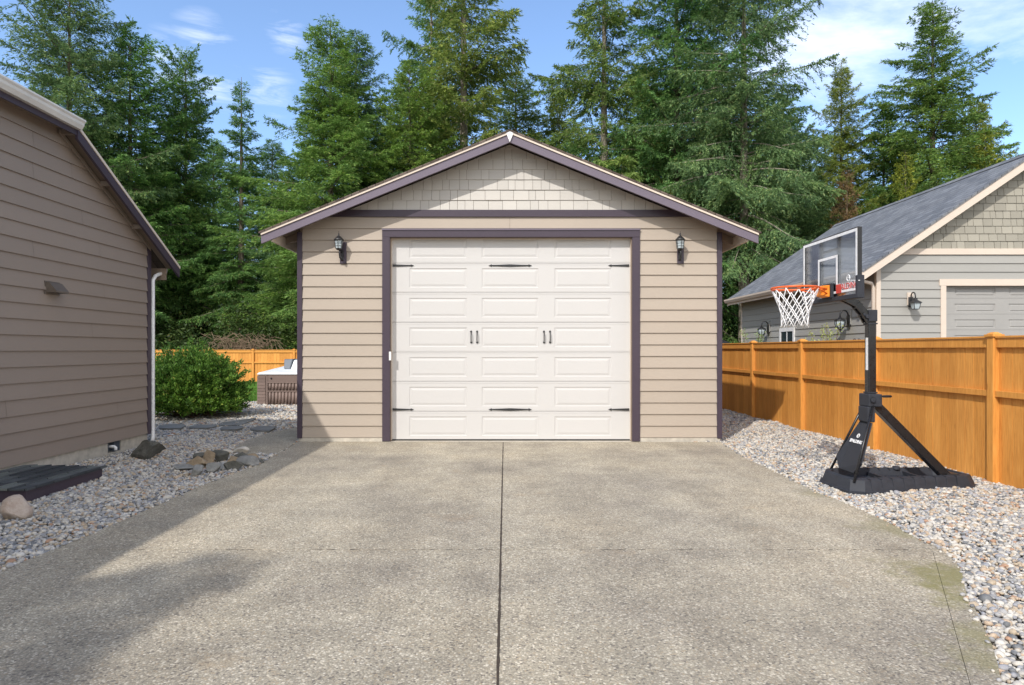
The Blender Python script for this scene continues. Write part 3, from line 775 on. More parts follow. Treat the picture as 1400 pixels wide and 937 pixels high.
# hip meets where B height = A height
xs_ = XI; zB = zr1 + mb_ * (XO - xs_); yA = yr1 - (zB - zr1) / mh
b.face([(XO, yr0, zr0), (XO, yr1, zr1), (XI, yA, zB), (XI, yr0, zr0)]); b.face([(XO, yr0, zr0 - t), (XO, yr1, zr1 - t), (XI, yA, zB - t), (XI, yr0, zr0 - t)])
b.face([(XO, yr0, zr0), (XO, yr1, zr1), (XO, yr1, zr1 - t), (XO, yr0, zr0 - t)]); b.face([(XO, yr0, zr0), (XI, yr0, zr0), (XI, yr0, zr0 - t), (XO, yr0, zr0 - t)])
b.face([(XO, yr1, zr1), (XO, Yn, zr1), (XI, Yn, zB), (XI, yA, zB)]); b.face([(XO, yr1, zr1 - t), (XO, Yn, zr1 - t), (XI, Yn, zB - t), (XI, yA, zB - t)]); b.face([(XO, yr1, zr1), (XO, Yn, zr1), (XO, Yn, zr1 - t), (XO, yr1, zr1 - t)])
b.build('roof', M['roof'], house, recalc=False)
def along(y0, y1, a0, a1, x0, x1, nm, mt):
    b = MB(); b.hexa([(x0, y0, hroof(y0) - a1), (x1, y0, hroof(y0) - a1), (x1, y1, hroof(y1) - a1), (x0, y1, hroof(y1) - a1), (x0, y0, hroof(y0) - a0), (x1, y0, hroof(y0) - a0), (x1, y1, hroof(y1) - a0), (x0, y1, hroof(y1) - a0)])
    return b.build(nm, mt, house)
along(yr1 + .002, yr0, .018, .058, XO + .002, XO + .022, 'rake_trim', M['cream'])
along(yr1 + .002, yr0 - .0, .060, .185, XO - .02, XO + .012, 'rake_board', M['trim'])
along(yr1 - .05, YC, .075, .125, XW + .021, XW + .04, 'frieze_board', M['siding_house'])
along(yr1, yr0 - .02, .052, .066, XW + .02, XO - .022, 'rake_soffit', M['soffit'])
for yy in (7.75, 8.5, 9.25):
    b = MB(); b.bar((XW + .014, yy, hroof(yy) - .105), (XO - .022, yy, hroof(yy) - .105), .04, .06); b.build('lookout', M['siding_house'], house)
# eave on the driveway side: fascia, soffit, gutter
b = MB(); b.box((XO - .02, Yn, zr1 - .14), (XO, yr1, zr1 - .03)); b.build('eave_fascia', M['trim'], house)
b = MB(); b.box((XW + .0, Yn, zr1 - .068), (XO - .022, yr1 - .01, zr1 - .056)); b.build('eave_soffit', M['soffit'], house)
b = MB(); gp_ = [(XO + .002, zr1 + .035), (XO + .105, zr1 + .04), (XO + .108, zr1 + .02), (XO + .09, zr1 + .0), (XO + .085, zr1 - .03), (XO + .055, zr1 - .075), (XO + .002, zr1 - .075)]
b.prism(gp_, lambda u, z, dd: (u, dd, z), Yn, yr1 + .01); b.build('gutter', M['gutter'], house)
# far-side gutter end and downspout at the corner
xd = XW - .045
b = MB(); zt = zr0 - .08
b.box((XI, yr0 - .2, zr0 - .25), (XW + .1, yr0 - .17, zr0 - .07)); b.build('eave_board', M['soffit'], house)
b = MB(); b.tube([(XW + .02, yr0 - .04, zt + .02), (XW + .02, yr0 - .05, zt - .03), (XW + .02, YC + .16, zt - .12), (XW + .02, YC + .085, zt - .2), (XW + .02, YC + .085, .25), (XW + .02, YC + .085, .08), (XW + .035, YC + .05, .02)], .029, 8)
b.build('downspout', M['white_metal'], house)
# dryer vent hood
b = MB(); p0 = P(63, 401, F * -XW / (VX - 66)); yv = F * 5.28 / (VX - 76); s_ = F / yv
z0, z1 = H + (VY - 402) / s_, H + (VY - 387) / s_; y0, y1 = yv - .11, yv + .11
b.prism([(XW + .01, z0 + .01), (XW + .01, z1), (XW + .055, z1), (XW + .14, z0 + .03), (XW + .14, z0 + .012)], lambda u, z, dd: (u, dd, z), y0, y1)
b.box((XW + .012, y0 - .02, z0 - .01), (XW + .018, y1 + .02, z1 + .015)); b.build('vent_hood', M['vent'], house)
# shingled hatch box beside the wall
hb = thing('crawlspace_hatch', (-4.85, 6.5, 0), 'low plum box with charcoal shingled lid against the taupe house wall', 'hatch')
b = MB(); b.box((-5.28, 5.94, -.03), (-4.395, 7.07, .108)); b.build('box_frame', M['trim'], hb, bevel=.004)
b = MB(); b.hexa([(-5.285, 5.915, .110), (-4.365, 5.915, .110), (-4.365, 7.10, .110), (-5.285, 7.10, .110), (-5.285, 5.915, .135), (-4.365, 5.915, .119), (-4.365, 7.10, .119), (-5.285, 7.10, .135)])
for k in range(6): 
    x0 = -5.28 + k * .153
    za, zc = .134 - k * .0027, .145 - k * .0027; b.hexa([(x0, 5.912, za - .01), (x0 + .152, 5.912, za - .01), (x0 + .152, 7.103, za - .01), (x0, 7.103, za - .01), (x0, 5.912, za), (x0 + .152, 5.912, zc), (x0 + .152, 7.103, zc), (x0, 7.103, za)])
b.build('lid', M['hatch_roof'], hb)

# ================================================================== FENCES
def fence_run(root, pts_posts, along_y, ztop, side, zbot=-.03, back=False):
    """posts at successive coordinates; panel between each pair. along_y: x fixed, else y fixed. side: direction of the rails"""
    fx, posts = pts_posts
    def Bx(mb, a0, a1, d0, d1, z0, z1):
        if along_y: mb.box((fx + d0 * side, a0, z0), (fx + d1 * side, a1, z1))
        else: mb.box((a0, fx + d0 * side, z0), (a1, fx + d1 * side, z1))
    for i, p in enumerate(posts):
        b = MB(); Bx(b, p - .045, p + .045, -.02, .075, zbot, ztop + .01); post = b.build('post', M['fence'], root, bevel=.004)
        b = MB(); Bx(b, p - .062, p + .062, -.037, .092, ztop + .012, ztop + .036)
        c = (fx + .0275 * side, p) if along_y else (p, fx + .0275 * side)
        b.lathe((c[0], c[1], ztop + .036), [(.068, 0), (.062, .008), (.03, .024), (.0, .026)], 4, smooth=False)
        b.build('post_cap', M['fence'], post)
    for a, c in zip(posts, posts[1:]):
        a, c = min(a, c) + .046, max(a, c) - .046
        b = MB(); u = a
        while u < c - .01:
            w_ = min(.138, c - u); j = rnd.uniform(-.002, .002)
            Bx(b, u + .003, u + w_ - .003, -.01 + j, .008 + j, zbot, ztop - .05); u += w_
        b.build('board_panel', M['fence'], root)
        for z0, z1, dd in ((ztop - .105, ztop - .006, .045), (ztop * .62 - .045, ztop * .62 + .02, .055)):
            b = MB(); Bx(b, a - .0, c + .0, .011, dd, z0, z1); b.build('rail', M['fence'], root, bevel=.003)
        b = MB(); Bx(b, a, c, -.03, .06, ztop - .004, ztop + .018); b.build('cap_rail', M['fence'], root, bevel=.003)
XF = 5.28
fz = H + (VY - 462) / (F / (F * XF / (1400 - VX)))
spx = [F * XF / (p - VX) for p in (1362.7, 1201, 1098, 1031.7)]
step = (spx[3] - spx[0]) / 3
ys = [spx[0] + step * k for k in range(-4, 12)]
fr = thing('wood_fence', (XF, spx[0], 0), 'orange-stained cedar fence running beside the gravel on the right', 'fence')
fence_run(fr, (XF, ys), True, 1.535, -1)
fbk = thing('wood_fence', (-7, 28, 0), 'orange cedar fence across the back of the lawn behind the shrub', 'fence')
s28 = F / 28
xsb = [(p - VX) / s28 for p in (402.4, 349.1, 290.4)]
st = (xsb[0] - xsb[2]) / 2
fence_run(fbk, (28, [xsb[0] + st * k for k in range(-4, 7)]), False, 1.38, -1)

# ================================================================== NEIGHBOUR HOUSE
nX, nY0, nY1 = 7.80, 13.4, 20.95
ex, ez = 7.36, 3.045; yra, yrb = 13.15, 21.1; mN = .685; xr = 10.92; zr = ez + mN * (xr - ex); xfar = xr + (xr - ex)
nb = thing('grey_house', (10.9, nY0, 0), 'grey lap-sided neighbouring house with slate roof behind the right fence', 'house')
def nroof(x): return zr - mN * abs(x - xr)
n1 = lambda px, py: XZ(px, py, nY0)
zb0, zb1 = n1(1300, 348.5)[1], n1(1300, 340.5)[1]
fN = lambda u, z, dd: (u, nY0 - dd, z)
sN = F / nY0
gdx = (1292.5 - VX) / sN; gdt = H + (VY - 391) / sN
w = MB(); ex7 = 11.8 / sN
rx2 = xfar - .45
top = lambda off: [(rx2, off)]
def ngable(z0, off=.1):
    return [(nX + .06, z0), (rx2, z0), (rx2, nroof(rx2) - off), (xr, zr - off), (nX + .06, nroof(nX + .06) - off)]
z00 = zb0 - 17 * ex7
pl = clip(ngable(z00), 0, 1, zb0)
courses(w, clip(pl, 1, 0, gdx - .11), z00, zb0, ex7, .019, fN)
tr_top = H + (VY - 382) / sN
pr = clip(clip(pl, -1, 0, -(gdx - .11)), 0, -1, -tr_top)
kk_ = int((tr_top - z00) / ex7); courses(w, pr, z00 + kk_ * ex7, zb0, ex7, .019, fN, joints=[])
fS = lambda u, z, dd: (nX - dd, u, z)
courses(w, [(nY0 + .05, z00), (nY1, z00), (nY1, nroof(nX) - .14), (nY0 + .05, nroof(nX) - .14)], z00, 3.4, ex7, .019, fS)
w.build('wall', M['nb_siding'], nb)
b = MB(); b.prism([(nX + .02, z00), (gdx - .02, z00), (gdx - .02, gdt + .05), (gdx - .02, nroof(gdx) - .14), (nX + .02, nroof(nX) - .12)], lambda u, z, dd: (u, nY0 + dd, z), .006, .12)
b.prism([(gdx - .019, gdt + .02), (rx2, gdt + .02), (rx2, nroof(rx2) - .12), (xr, zr - .12), (gdx - .019, nroof(gdx) - .14)], lambda u, z, dd: (u, nY0 + dd, z), .006, .12)
b.box((nX + .006, nY0 + .13, z00), (nX + .12, nY1, nroof(nX) - .15)); b.box((nX + .13, nY1 - .1, z00), (rx2, nY1, 3)); b.build('wall_core', M['nb_siding'], nb)
w = MB(); gp2 = clip(ngable(zb1, .08), 0, -1, -zb1); courses(w, gp2, zb1, 6, 10.4 / sN, .014, fN, widths=(.11, .26), seed=9, gap=.010); w.build('gable_shingles', M['nb_shake'], nb)
b = MB(); b.prism(clip(clip(ngable(zb0, .08), 0, 1, zb1 + .002), 0, -1, -zb0), fN, -.003, .036); b.build('belt_trim', M['nb_trim'], nb)
b = MB(); b.box((nX - .03, nY0 - .03, z00), (nX + .058, nY0 + .05, nroof(nX) - .16)); b.build('corner_board', M['nb_trim'], nb)
b = MB(); b.box((nX - .028, nY1 - .04, z00), (nX + .03, nY1 + .03, nroof(nX) - .16)); b.build('corner_board', M['nb_trim'], nb)
# roof
b = MB(); t = .05
for sg in (-1, 1):
    xe = xr + sg * (xr - ex)
    b.hexa([(xr, yra - .02, zr - t), (xe, yra - .02, ez - t), (xe, yrb, ez - t), (xr, yrb, zr - t), (xr, yra - .02, zr), (xe, yra - .02, ez), (xe, yrb, ez), (xr, yrb, zr)])
b.build('roof', M['nb_roof'], nb, recalc=False)
b = MB(); b.hexa([(xr - .13, yra - .02, zr - .07), (xr + .13, yra - .02, zr - .07), (xr + .13, yrb, zr - .07), (xr - .13, yrb, zr - .07), (xr - .02, yra - .02, zr + .025), (xr + .02, yra - .02, zr + .025), (xr + .02, yrb, zr + .025), (xr - .02, yrb, zr + .025)]); b.build('ridge_cap', M['nb_roof'], nb)
for yy0, yy1 in ((yra, yra + .035), (yrb - .06, yrb - .025)):
    for sg in (-1, 1):
        xe = xr + sg * (xr - ex)
        b = MB(); b.hexa([(xr, yy0, zr - .23), (xe, yy0, ez - .23), (xe, yy1, ez - .23), (xr, yy1, zr - .23), (xr, yy0, zr - .055), (xe, yy0, ez - .055), (xe, yy1, ez - .055), (xr, yy1, zr - .055)]); b.build('rake_board', M['nb_trim'], nb)
b = MB(); b.hexa([(xr, yra + .04, zr - .07), (ex + .03, yra + .04, ez - .05), (ex + .03, yrb - .07, ez - .05), (xr, yrb - .07, zr - .07), (xr, yra + .04, zr - .053), (ex + .03, yra + .04, ez - .033 - .02), (ex + .03, yrb - .07, ez - .053), (xr, yrb - .07, zr - .053)]); b.build('soffit', M['soffit'], nb)
b = MB(); gq = [(ex - .0, ez - .02), (ex - .11, ez - .015), (ex - .105, ez - .06), (ex - .06, ez - .13), (ex - .0, ez - .13)]
b.prism(gq, lambda u, z, dd: (u, dd, z), yra + .04, yrb); b.build('gutter', M['nb_trim'], nb)
b = MB(); b.box((ex + .002, yra + .04, ez - .2), (ex + .03, yrb - .07, ez - .06)); b.build('eave_fascia', M['nb_trim'], nb)
b = MB(); b.tube([(ex - .05, yra + .12, ez - .12), (ex - .03, yra + .14, ez - .2), (nX - .12, nY0 + .0, ez - .26), (nX - .07, nY0 + .02, ez - .36), (nX - .07, nY0 + .02, 0)], .036, 8); b.build('downspout', M['nb_trim'], nb)
# its garage door
fr_x0 = gdx - .11
b = MB(); b.box((fr_x0, nY0 - .03, 0), (gdx, nY0 + .1, gdt)); b.build('door_jamb', M['nb_trim'], nb)
b = MB(); b.box((fr_x0 - .03, nY0 - .033, gdt + .001), (gdx + 4.98, nY0 + .1, tr_top)); b.build('door_header', M['nb_trim'], nb)
b = MB(); b.box((gdx + 4.9, nY0 - .03, 0), (gdx + 5.0, nY0 + .1, gdt)); b.build('door_jamb', M['nb_trim'], nb)
b = MB(); yd = nY0 + .09; ph = .51; x0, x1 = gdx, gdx + 4.9
zt = gdt + .02; k = 0; xs0 = (1305 - VX) / (F / yd); pw = (1361 - 1305) / (F / yd); gap_ = (1379 - 1361) / (F / yd)
b2_ = []
zz = zt
rows_ = []
while zz > .1:
    rows_.append((zz - .14 - .3, zz - .14 + .02)); zz -= .47
rows_ = [(H + (VY - 405 - 21.6 * i) / (F / yd), H + (VY - 394 - 21.6 * i) / (F / yd)) for i in range(6)]
zprev = zt
for i, (pb, pt) in enumerate(rows_):
    rect(b, x0, x1, pt, zprev - .004, yd); b.face([(x0, yd, zprev - .004), (x1, yd, zprev - .004), (x1, yd + .012, zprev), (x0, yd + .012, zprev)])
    xs_ = [x0]; u = xs0
    while u + pw < x1: xs_ += [u, u + pw]; u += pw + gap_
    xs_.append(x1)
    for q in range(0, len(xs_), 2): rect(b, xs_[q], xs_[q + 1], pb, pt, yd)
    for q in range(1, len(xs_) - 1, 2):
        prev = (xs_[q], xs_[q + 1], pb, pt, yd)
        for ins, dep in ((.01, .014), (.03, .015), (.055, .004)):
            cur = (xs_[q] + ins, xs_[q + 1] - ins, pb + ins * .6, pt - ins * .6, yd + dep); ring(b, prev, cur); prev = cur
        rect(b, *prev[:4], prev[4])
    zprev = pb - .045; rect(b, x0, x1, zprev, pb, yd)
b.box((x0, yd + .02, 0), (x1, yd + .04, zt)); rect(b, x0, x1, 0, zprev, yd)
b.build('garage_door', M['nb_door'], nb, recalc=False)
# side window
wy0, wy1 = F * nX / (1069 - VX), F * nX / (1085.5 - VX); ws = F / ((wy0 + wy1) / 2)
wz1 = H + (VY - 453.5) / ws; wz0 = wz1 - .7; wy0, wy1 = min(wy0, wy1), max(wy0, wy1)
wn = MB()
for (a0, a1, c0, c1) in ((wy0 - .08, wy0, wz0 - .08, wz1 + .1), (wy1, wy1 + .08, wz0 - .08, wz1 + .1), (wy0, wy1, wz1, wz1 + .1), (wy0, wy1, wz0 - .08, wz0)): wn.box((nX - .04, a0, c0), (nX - .0, a1, c1))
wn.box((nX - .032, (wy0 + wy1) / 2 - .015, wz0), (nX - .01, (wy0 + wy1) / 2 + .015, wz1))
win = wn.build('window', M['white_metal'], nb)
b = MB(); b.box((nX - .022, wy0, wz0), (nX - .018, wy1, wz1)); b.build('pane', M['win'], win)

def coach_lamp(base, out, hgt, label, style, plate):
    """out: unit vector away from the wall; base: point on the wall at the lamp's middle"""
    bx0 = Vector(base); o_ = Vector(out); sd = Vector((-o_.y, o_.x, 0))
    t = thing('coach_lamp', base, label, 'wall lamp', 'lamps on the grey neighbouring house')
    def BX(mb, c, w_, dpt, h_):
        c = Vector(c); a = sd * w_ / 2; e = o_ * dpt / 2; u = Vector((0, 0, h_ / 2))
        mb.hexa([c - a - e - u, c + a - e - u, c + a + e - u, c - a + e - u, c - a - e + u, c + a - e + u, c + a + e + u, c - a + e + u])
    k = hgt
    b = MB(); BX(b, bx0 + o_ * .022 + Vector((0, 0, .22 * k)), .14 * k * 2, .02, .62 * k); b.build('mount_block', M['nb_trim'] if plate else M['nb_siding'], t)
    b = MB(); BX(b, bx0 + o_ * .042 + Vector((0, 0, .05 * k)), .22 * k, .02, .5 * k)
    q = bx0 + o_ * (.05 + .34 * k)
    pts = []
    for i in range(11):
        a = math.pi * i / 10
        pts.append(bx0 + o_ * (.05 + .17 * k - .17 * k * math.cos(a)) + Vector((0, 0, .3 * k + .22 * k * math.sin(a))))
    pts = [bx0 + o_ * .05 + Vector((0, 0, -.05 * k))] + pts + [q + Vector((0, 0, .2 * k))]
    b.tube(pts, .03 * k, 6)
    b.build('arm', M['iron'], t)
    qq = tuple(q)
    if style == 'round':
        b = MB(); b.lathe(qq, [(.0, .24 * k), (.05 * k, .23 * k), (.09 * k, .16 * k), (.17 * k, .13 * k), (.24 * k, .08 * k), (.0, .08 * k)], 10); b.build('cap', M['iron'], t)
        b = MB(); b.lathe(qq, [(.19 * k, .08 * k), (.20 * k, -.05 * k), (.15 * k, -.2 * k), (.08 * k, -.28 * k)], 8, smooth=False); b.build('glass', M['lamp_glass'], t)
        b = MB()
        for i in range(8):
            a = 2 * math.pi * (i + .5) / 8; c_ = Vector((math.cos(a), math.sin(a), 0))
            b.tube([q + c_ * .2 * k + Vector((0, 0, .08 * k)), q + c_ * .21 * k + Vector((0, 0, -.05 * k)), q + c_ * .16 * k + Vector((0, 0, -.2 * k)), q + c_ * .08 * k + Vector((0, 0, -.28 * k))], .016 * k, 5)
        b.lathe(qq, [(.0, -.27 * k), (.09 * k, -.27 * k), (.05 * k, -.33 * k), (.02 * k, -.36 * k), (.03 * k, -.39 * k), (.0, -.42 * k)], 8); b.build('cage', M['iron'], t)
    else:
        b = MB(); b.lathe(qq, [(.0, .25 * k), (.08 * k, .22 * k), (.10 * k, .12 * k), (.28 * k, .02 * k), (.29 * k, -.02 * k), (.0, -.02 * k)], 4, smooth=False); b.build('cap', M['iron'], t)
        b = MB(); b.lathe(qq, [(.22 * k, -.02 * k), (.15 * k, -.3 * k), (0, -.3 * k)], 4, smooth=False); b.build('glass', M['lamp_glass'], t)
        b = MB()
        for i in range(4):
            a = 2 * math.pi * (i + .5) / 4; c_ = Vector((math.cos(a), math.sin(a), 0)); b.tube([q + c_ * .23 * k + Vector((0, 0, -.02 * k)), q + c_ * .16 * k + Vector((0, 0, -.31 * k))], .014 * k, 5)
        b.lathe(qq, [(0, -.30 * k), (.17 * k, -.30 * k), (.16 * k, -.33 * k), (0, -.34 * k)], 4, smooth=False); b.build('cage', M['iron'], t)
    return t
p = P(1243, 415, nY0); coach_lamp((p.x, nY0 - .011, p.z), (0, -1, 0), .42, 'square tapered lamp on the front wall of the grey house', 'square', True)
yy = F * nX / (1163 - VX); coach_lamp((nX - .011, yy, H + (VY - 441) / (F / yy)), (-1, 0, 0), .52, 'large curled-arm lamp on the grey side wall nearest the hoop pole', 'round', False)
yy = F * nX / (1052.5 - VX); coach_lamp((nX - .011, yy, H + (VY - 452) / (F / yy)), (-1, 0, 0), .52, 'curled-arm lamp beside the small window on the grey side wall', 'round', False)

# ================================================================== HOT TUB
tY0, tY1 = 16.45, 18.5; tx0, tx1 = -6.26, -4.15
tub = thing('hot_tub', ((tx0 + tx1) / 2, 17.4, 0), 'hot tub with brown slatted skirt and white cover, half behind the garage', 'hot tub')
zt = .80
b = MB(); b.box((tx0, tY0, -.03), (tx1, tY1, zt - .03)); b.build('cabinet', M['tub_wood'], tub, bevel=.03)
b = MB()
for px in (363,): pass
for k in range(9):
    zz = .02 + k * .08; b.box((tx0 - .006, tY0 - .014, zz), (tx0 + .2, tY0 + .01, zz + .072)); 
b.box((tx0 + .23, tY0 - .03, 0), (tx0 + .27, tY0, zt - .05)); b.box((tx0 + .24, tY0 - .024, zt - .22), (tx1, tY0, zt - .05)); b.box((tx0 + .27, tY0 - .03, .33), (tx1, tY0 + 0, .36)); b.box((tx0 + .27, tY0 - .03, .55), (tx1, tY0 + 0, .58))
u = tx0 + .32
while u < tx1: b.tube([(u, tY0, .02), (u, tY0, .32)], .035, 8); b.tube([(u, tY0, .38), (u, tY0, .54)], .035, 8); u += .085
b.build('skirt_trim', M['tub_wood'], tub)
b = MB(); b.lathe((tx0 + .36, tY0 - .03, 0), [(0, .66), (.02, .66), (.02, .69), (0, .69)], 8); b.build('knob', M['black_plastic'], tub)
b = MB(); b.hexa([(tx0 - .02, tY0 - .03, zt - .03), (tx1, tY0 - .03, zt - .03), (tx1, tY1, zt - .03), (tx0 - .02, tY1, zt - .03), (tx0 + .02, tY0 + .0, zt + .02), (tx1, tY0, zt + .02), (tx1, tY1 - .9, zt + .16), (tx0 + .3, tY1 - .9, zt + .16)]); b.build('cover', M['tub_cover'], tub, bevel=.015)
b = MB(); b.hexa([(-5.60, tY0 + .5, zt + .05), (tx1, tY0 + .5, zt + .05), (tx1, tY1 - .8, zt + .14), (-5.60, tY1 - .8, zt + .14), (-5.56, tY0 + .7, zt + .33), (tx1, tY0 + .7, zt + .33), (tx1, tY1 - .9, zt + .35), (-5.56, tY1 - .9, zt + .35)]); b.build('folded_cover', M['tub_cover'], tub, bevel=.03)
b = MB(); b.hexa([(-5.78, tY0 + .55, zt + .1), (-5.61, tY0 + .55, zt + .08), (-5.61, tY1 - .9, zt + .14), (-5.78, tY1 - .9, zt + .14), (-5.82, tY0 + .7, zt + .35), (-5.58, tY0 + .7, zt + .36), (-5.58, tY1 - .95, zt + .36), (-5.76, tY1 - .95, zt + .34)]); b.build('cover_skirt', M['tub_shell'], tub, bevel=.02)

# ================================================================== STONES
def rock(name, c, size, mat, label, seed, soft=False, group=None, rot=0., cat='rock'):
    r_ = random.Random(seed); bm = bmesh.new(); bmesh.ops.create_icosphere(bm, subdivisions=3, radius=1)
    planes = [(Vector((r_.gauss(0, 1), r_.gauss(0, 1), r_.gauss(0, .8))).normalized(), r_.uniform(.6, .9) if soft else r_.uniform(.35, .72)) for _ in range(11)]
    kx = 1.05 if soft else 1.45
    for v in bm.verts:
        for n_, d_ in planes:
            k = v.co.dot(n_)
            if k > d_: v.co -= n_ * (k - d_)
        v.co += Vector((r_.uniform(-.015, .015), r_.uniform(-.015, .015), r_.uniform(-.015, .015)))
        v.co = Vector((v.co.x * size[0] * kx, v.co.y * size[1] * kx, v.co.z * size[2] * kx))
    bmesh.ops.rotate(bm, verts=bm.verts, cent=(0, 0, 0), matrix=Matrix.Rotation(rot, 3, 'Z'))
    zmin = min(v.co.z for v in bm.verts)
    for v in bm.verts: v.co.z -= zmin * .8
    me = bpy.data.meshes.new(name); bm.to_mesh(me); bm.free(); me.materials.append(mat)
    for p_ in me.polygons: p_.use_smooth = soft
    o = bpy.data.objects.new(name, me); col.objects.link(o); o.location = c
    return tag(o, label, cat, group)
x, y = G(196, 626); rock('boulder', (x, y + .1, -.03), (.235, .17, .125), M['rock_dark'], 'dark angular boulder beside the house corner and foundation vent', 11)
x, y = G(15, 711); rock('boulder', (x - .0, y + .06, -.03), (.125, .11, .12), M['rock_red'], 'pinkish mossy boulder beside the low shingled hatch box', 12, rot=.3, soft=True)
specs = [  # px, py(base), half-width m, half-depth, height, material, label
    (250, 643, .12, .08, .045, 'rock_grey', 'flat pale grey stone at the left tip of the rock pile'),
    (268, 630, .09, .07, .05, 'rock_dark', 'thin dark slab at the back left of the rock pile'),
    (267, 641, .13, .09, .075, 'rock_tan', 'square brown stone in the left part of the rock pile'),
    (268, 651, .085, .07, .055, 'rock_grey', 'rounded grey stone at the near left of the rock pile'),
    (285, 635, .10, .08, .085, 'rock_tan', 'tan-topped stone in the middle of the rock pile'),
    (301, 632, .13, .09, .085, 'rock_dark', 'large dark slab leaning at the back of the rock pile'),
    (300, 642, .12, .08, .045, 'rock_grey', 'low grey stone in the middle front of the rock pile'),
    (289, 646, .09, .06, .045, 'rock_grey', 'small grey stone at the near edge of the rock pile'),
    (320, 643, .12, .07, .055, 'rock_dark', 'dark flat stone near the slab edge of the rock pile'),
    (307, 620, .10, .05, .035, 'rock_pale', 'cream slab at the back of the rock pile'),
    (327, 621, .11, .06, .045, 'rock_pale', 'white angular slab at the back right of the rock pile'),
    (329, 631, .09, .07, .06, 'rock_dark', 'dark stone below the white slab of the rock pile'),
    (343, 628, .10, .06, .04, 'rock_tan', 'brown flat stone at the right of the rock pile'),
    (338, 638, .12, .08, .075, 'rock_grey', 'greenish grey stone at the right front of the rock pile'),
    (316, 634, .08, .06, .04, 'rock_tan', 'small reddish stone wedged in the centre of the rock pile'),
    (352, 634, .07, .05, .04, 'rock_dark', 'small dark stone at the right tip of the rock pile')]
for i, (px, py, a_, b_, c_, mt, lb) in enumerate(specs):
    x, y = G(px, py); rock('stone', (x, y + .04, -.02 + (i % 3) * .008), (a_, b_, c_), M[mt], lb, 40 + i, group='stones piled beside the driveway', rot=rnd.uniform(-.5, .5))
flags = [([(217, 585), (222, 583), (250, 582), (254, 585), (246, 588.5), (218, 588.5)], 'dark flagstone nearest the house corner'),
         ([(258, 586), (270, 583.5), (297, 583), (296, 585.5), (283, 588), (259, 587.8)], 'long flagstone second from the house corner'),
         ([(299, 583), (304, 580), (328, 577), (350, 573.5), (346, 577), (328, 584), (302, 584.5)], 'big pale flagstone nearest the shrub'),
         ([(301, 588), (306, 585.5), (331, 585), (333, 587.5), (322, 590), (302, 590)], 'narrow flagstone in front of the big pale one'),
         ([(342, 589), (352, 585.5), (368, 585), (377, 587), (368, 592), (345, 590.5)], 'flagstone nearest the concrete and the garage')]
for pts, lb in flags:
    b = MB(); g_ = [G(*p) for p in pts]; b.prism(g_, lambda u, v, dd: (u, v, dd), -.02, .035)
    cx = sum(p[0] for p in g_) / len(g_); cy = sum(p[1] for p in g_) / len(g_)
    o = b.build('flagstone', M['slate'], origin=(cx, cy, 0), bevel=.006); tag(o, lb, 'stepping stone', 'flagstones set in the gravel')

# ================================================================== BASKETBALL HOOP
hp = thing('basketball_hoop', (3.83, 6.70, 0), 'portable black basketball hoop with clear backboard standing on the right gravel', 'basketball hoop')
# base: moulded tank
base = MB()
outer = [(3.40, 6.55), (3.43, 6.36), (3.55, 6.30), (4.78, 6.56), (4.89, 6.66), (4.88, 7.02), (4.78, 7.12), (3.66, 7.08), (3.50, 7.03), (3.40, 6.86)]
ctr = (sum(p[0] for p in outer) / len(outer), sum(p[1] for p in outer) / len(outer))
def inset(k, kx=None): kx = kx or k; return [(ctr[0] + (x - ctr[0]) * kx, ctr[1] + (y - ctr[1]) * k) for x, y in outer]
def rp(a, za, b, zb_, mb):
    n_ = len(a)
    for i in range(n_): j = (i + 1) % n_; mb.face([(*a[i], za), (*a[j], za), (*b[j], zb_), (*b[i], zb_)])
r0 = inset(1.04, 1.03); r1 = inset(1.0); r2 = inset(.90, .95); r3 = inset(.70, .87); r4 = inset(.60, .84)
rp(r0, -.01, r0, .012, base); rp(r0, .012, r1, .016, base); rp(r1, .016, r2, .115, base); rp(r2, .115, r3, .125, base); rp(r3, .125, r4, .05, base)
base.face([(*p_, .05) for p_ in r4])
for k in range(9):      # moulded ribs along the near and far walls
    fx = (k + .7) / 10
    for (pa, pb_) in ((outer[2], outer[3]), (outer[7], outer[6])):
        x = pa[0] + (pb_[0] - pa[0]) * fx; y = pa[1] + (pb_[1] - pa[1]) * fx
        dy = ctr[1] - y
        base.bar((x, y + dy * .0, .02), (x, y + dy * .085, .117), .008, .006)
        base.bar((x, y + dy * .1, .123), (x, y + dy * .42, .125), .008, .005)
base.bar((3.95, 6.62, .07), (3.95, 6.95, .07), .03, .04); base.bar((4.35, 6.68, .07), (4.35, 6.98, .07), .03, .04)
o = base.build('base_tank', M['black_plastic'], hp, bevel=0)
b = MB(); b.lathe((4.28, 7.0, .11), [(0, .03), (.035, .03), (.04, .0)], 12); b.build('fill_cap', M['black_plastic'], hp)
# lower carriage
for (q0, q1) in (((3.82, 6.625, .86), (3.475, 6.36, .10)), ((3.82, 6.775, .86), (3.56, 6.99, .10))):
    b = MB(); b.tube([q0, q1], .013, 8); b.build('front_rod', M['black_paint'], hp)
b = MB(); b.bar((3.87, 6.70, .84), (4.60, 6.66, .085), .10, .085, up=(0, 0, 1)); b.build('rear_strut', M['black_paint'], hp, bevel=.006)
b = MB(); b.box((4.56, 6.59, .10), (4.68, 6.74, .135)); b.build('strut_bracket', M['iron'], hp, bevel=.004)
b = MB(); b.box((3.76, 6.605, .82), (3.90, 6.795, .95)); b.box((3.75, 6.61, .66), (3.83, 6.79, .82)); b.tube([(3.80, 6.59, .89), (3.80, 6.60, .89)], .028, 12)
b.tube([(3.88, 6.58, .93), (3.98, 6.58, .93)], .012, 8)
b.build('pivot_housing', M['black_plastic'], hp, bevel=.01)
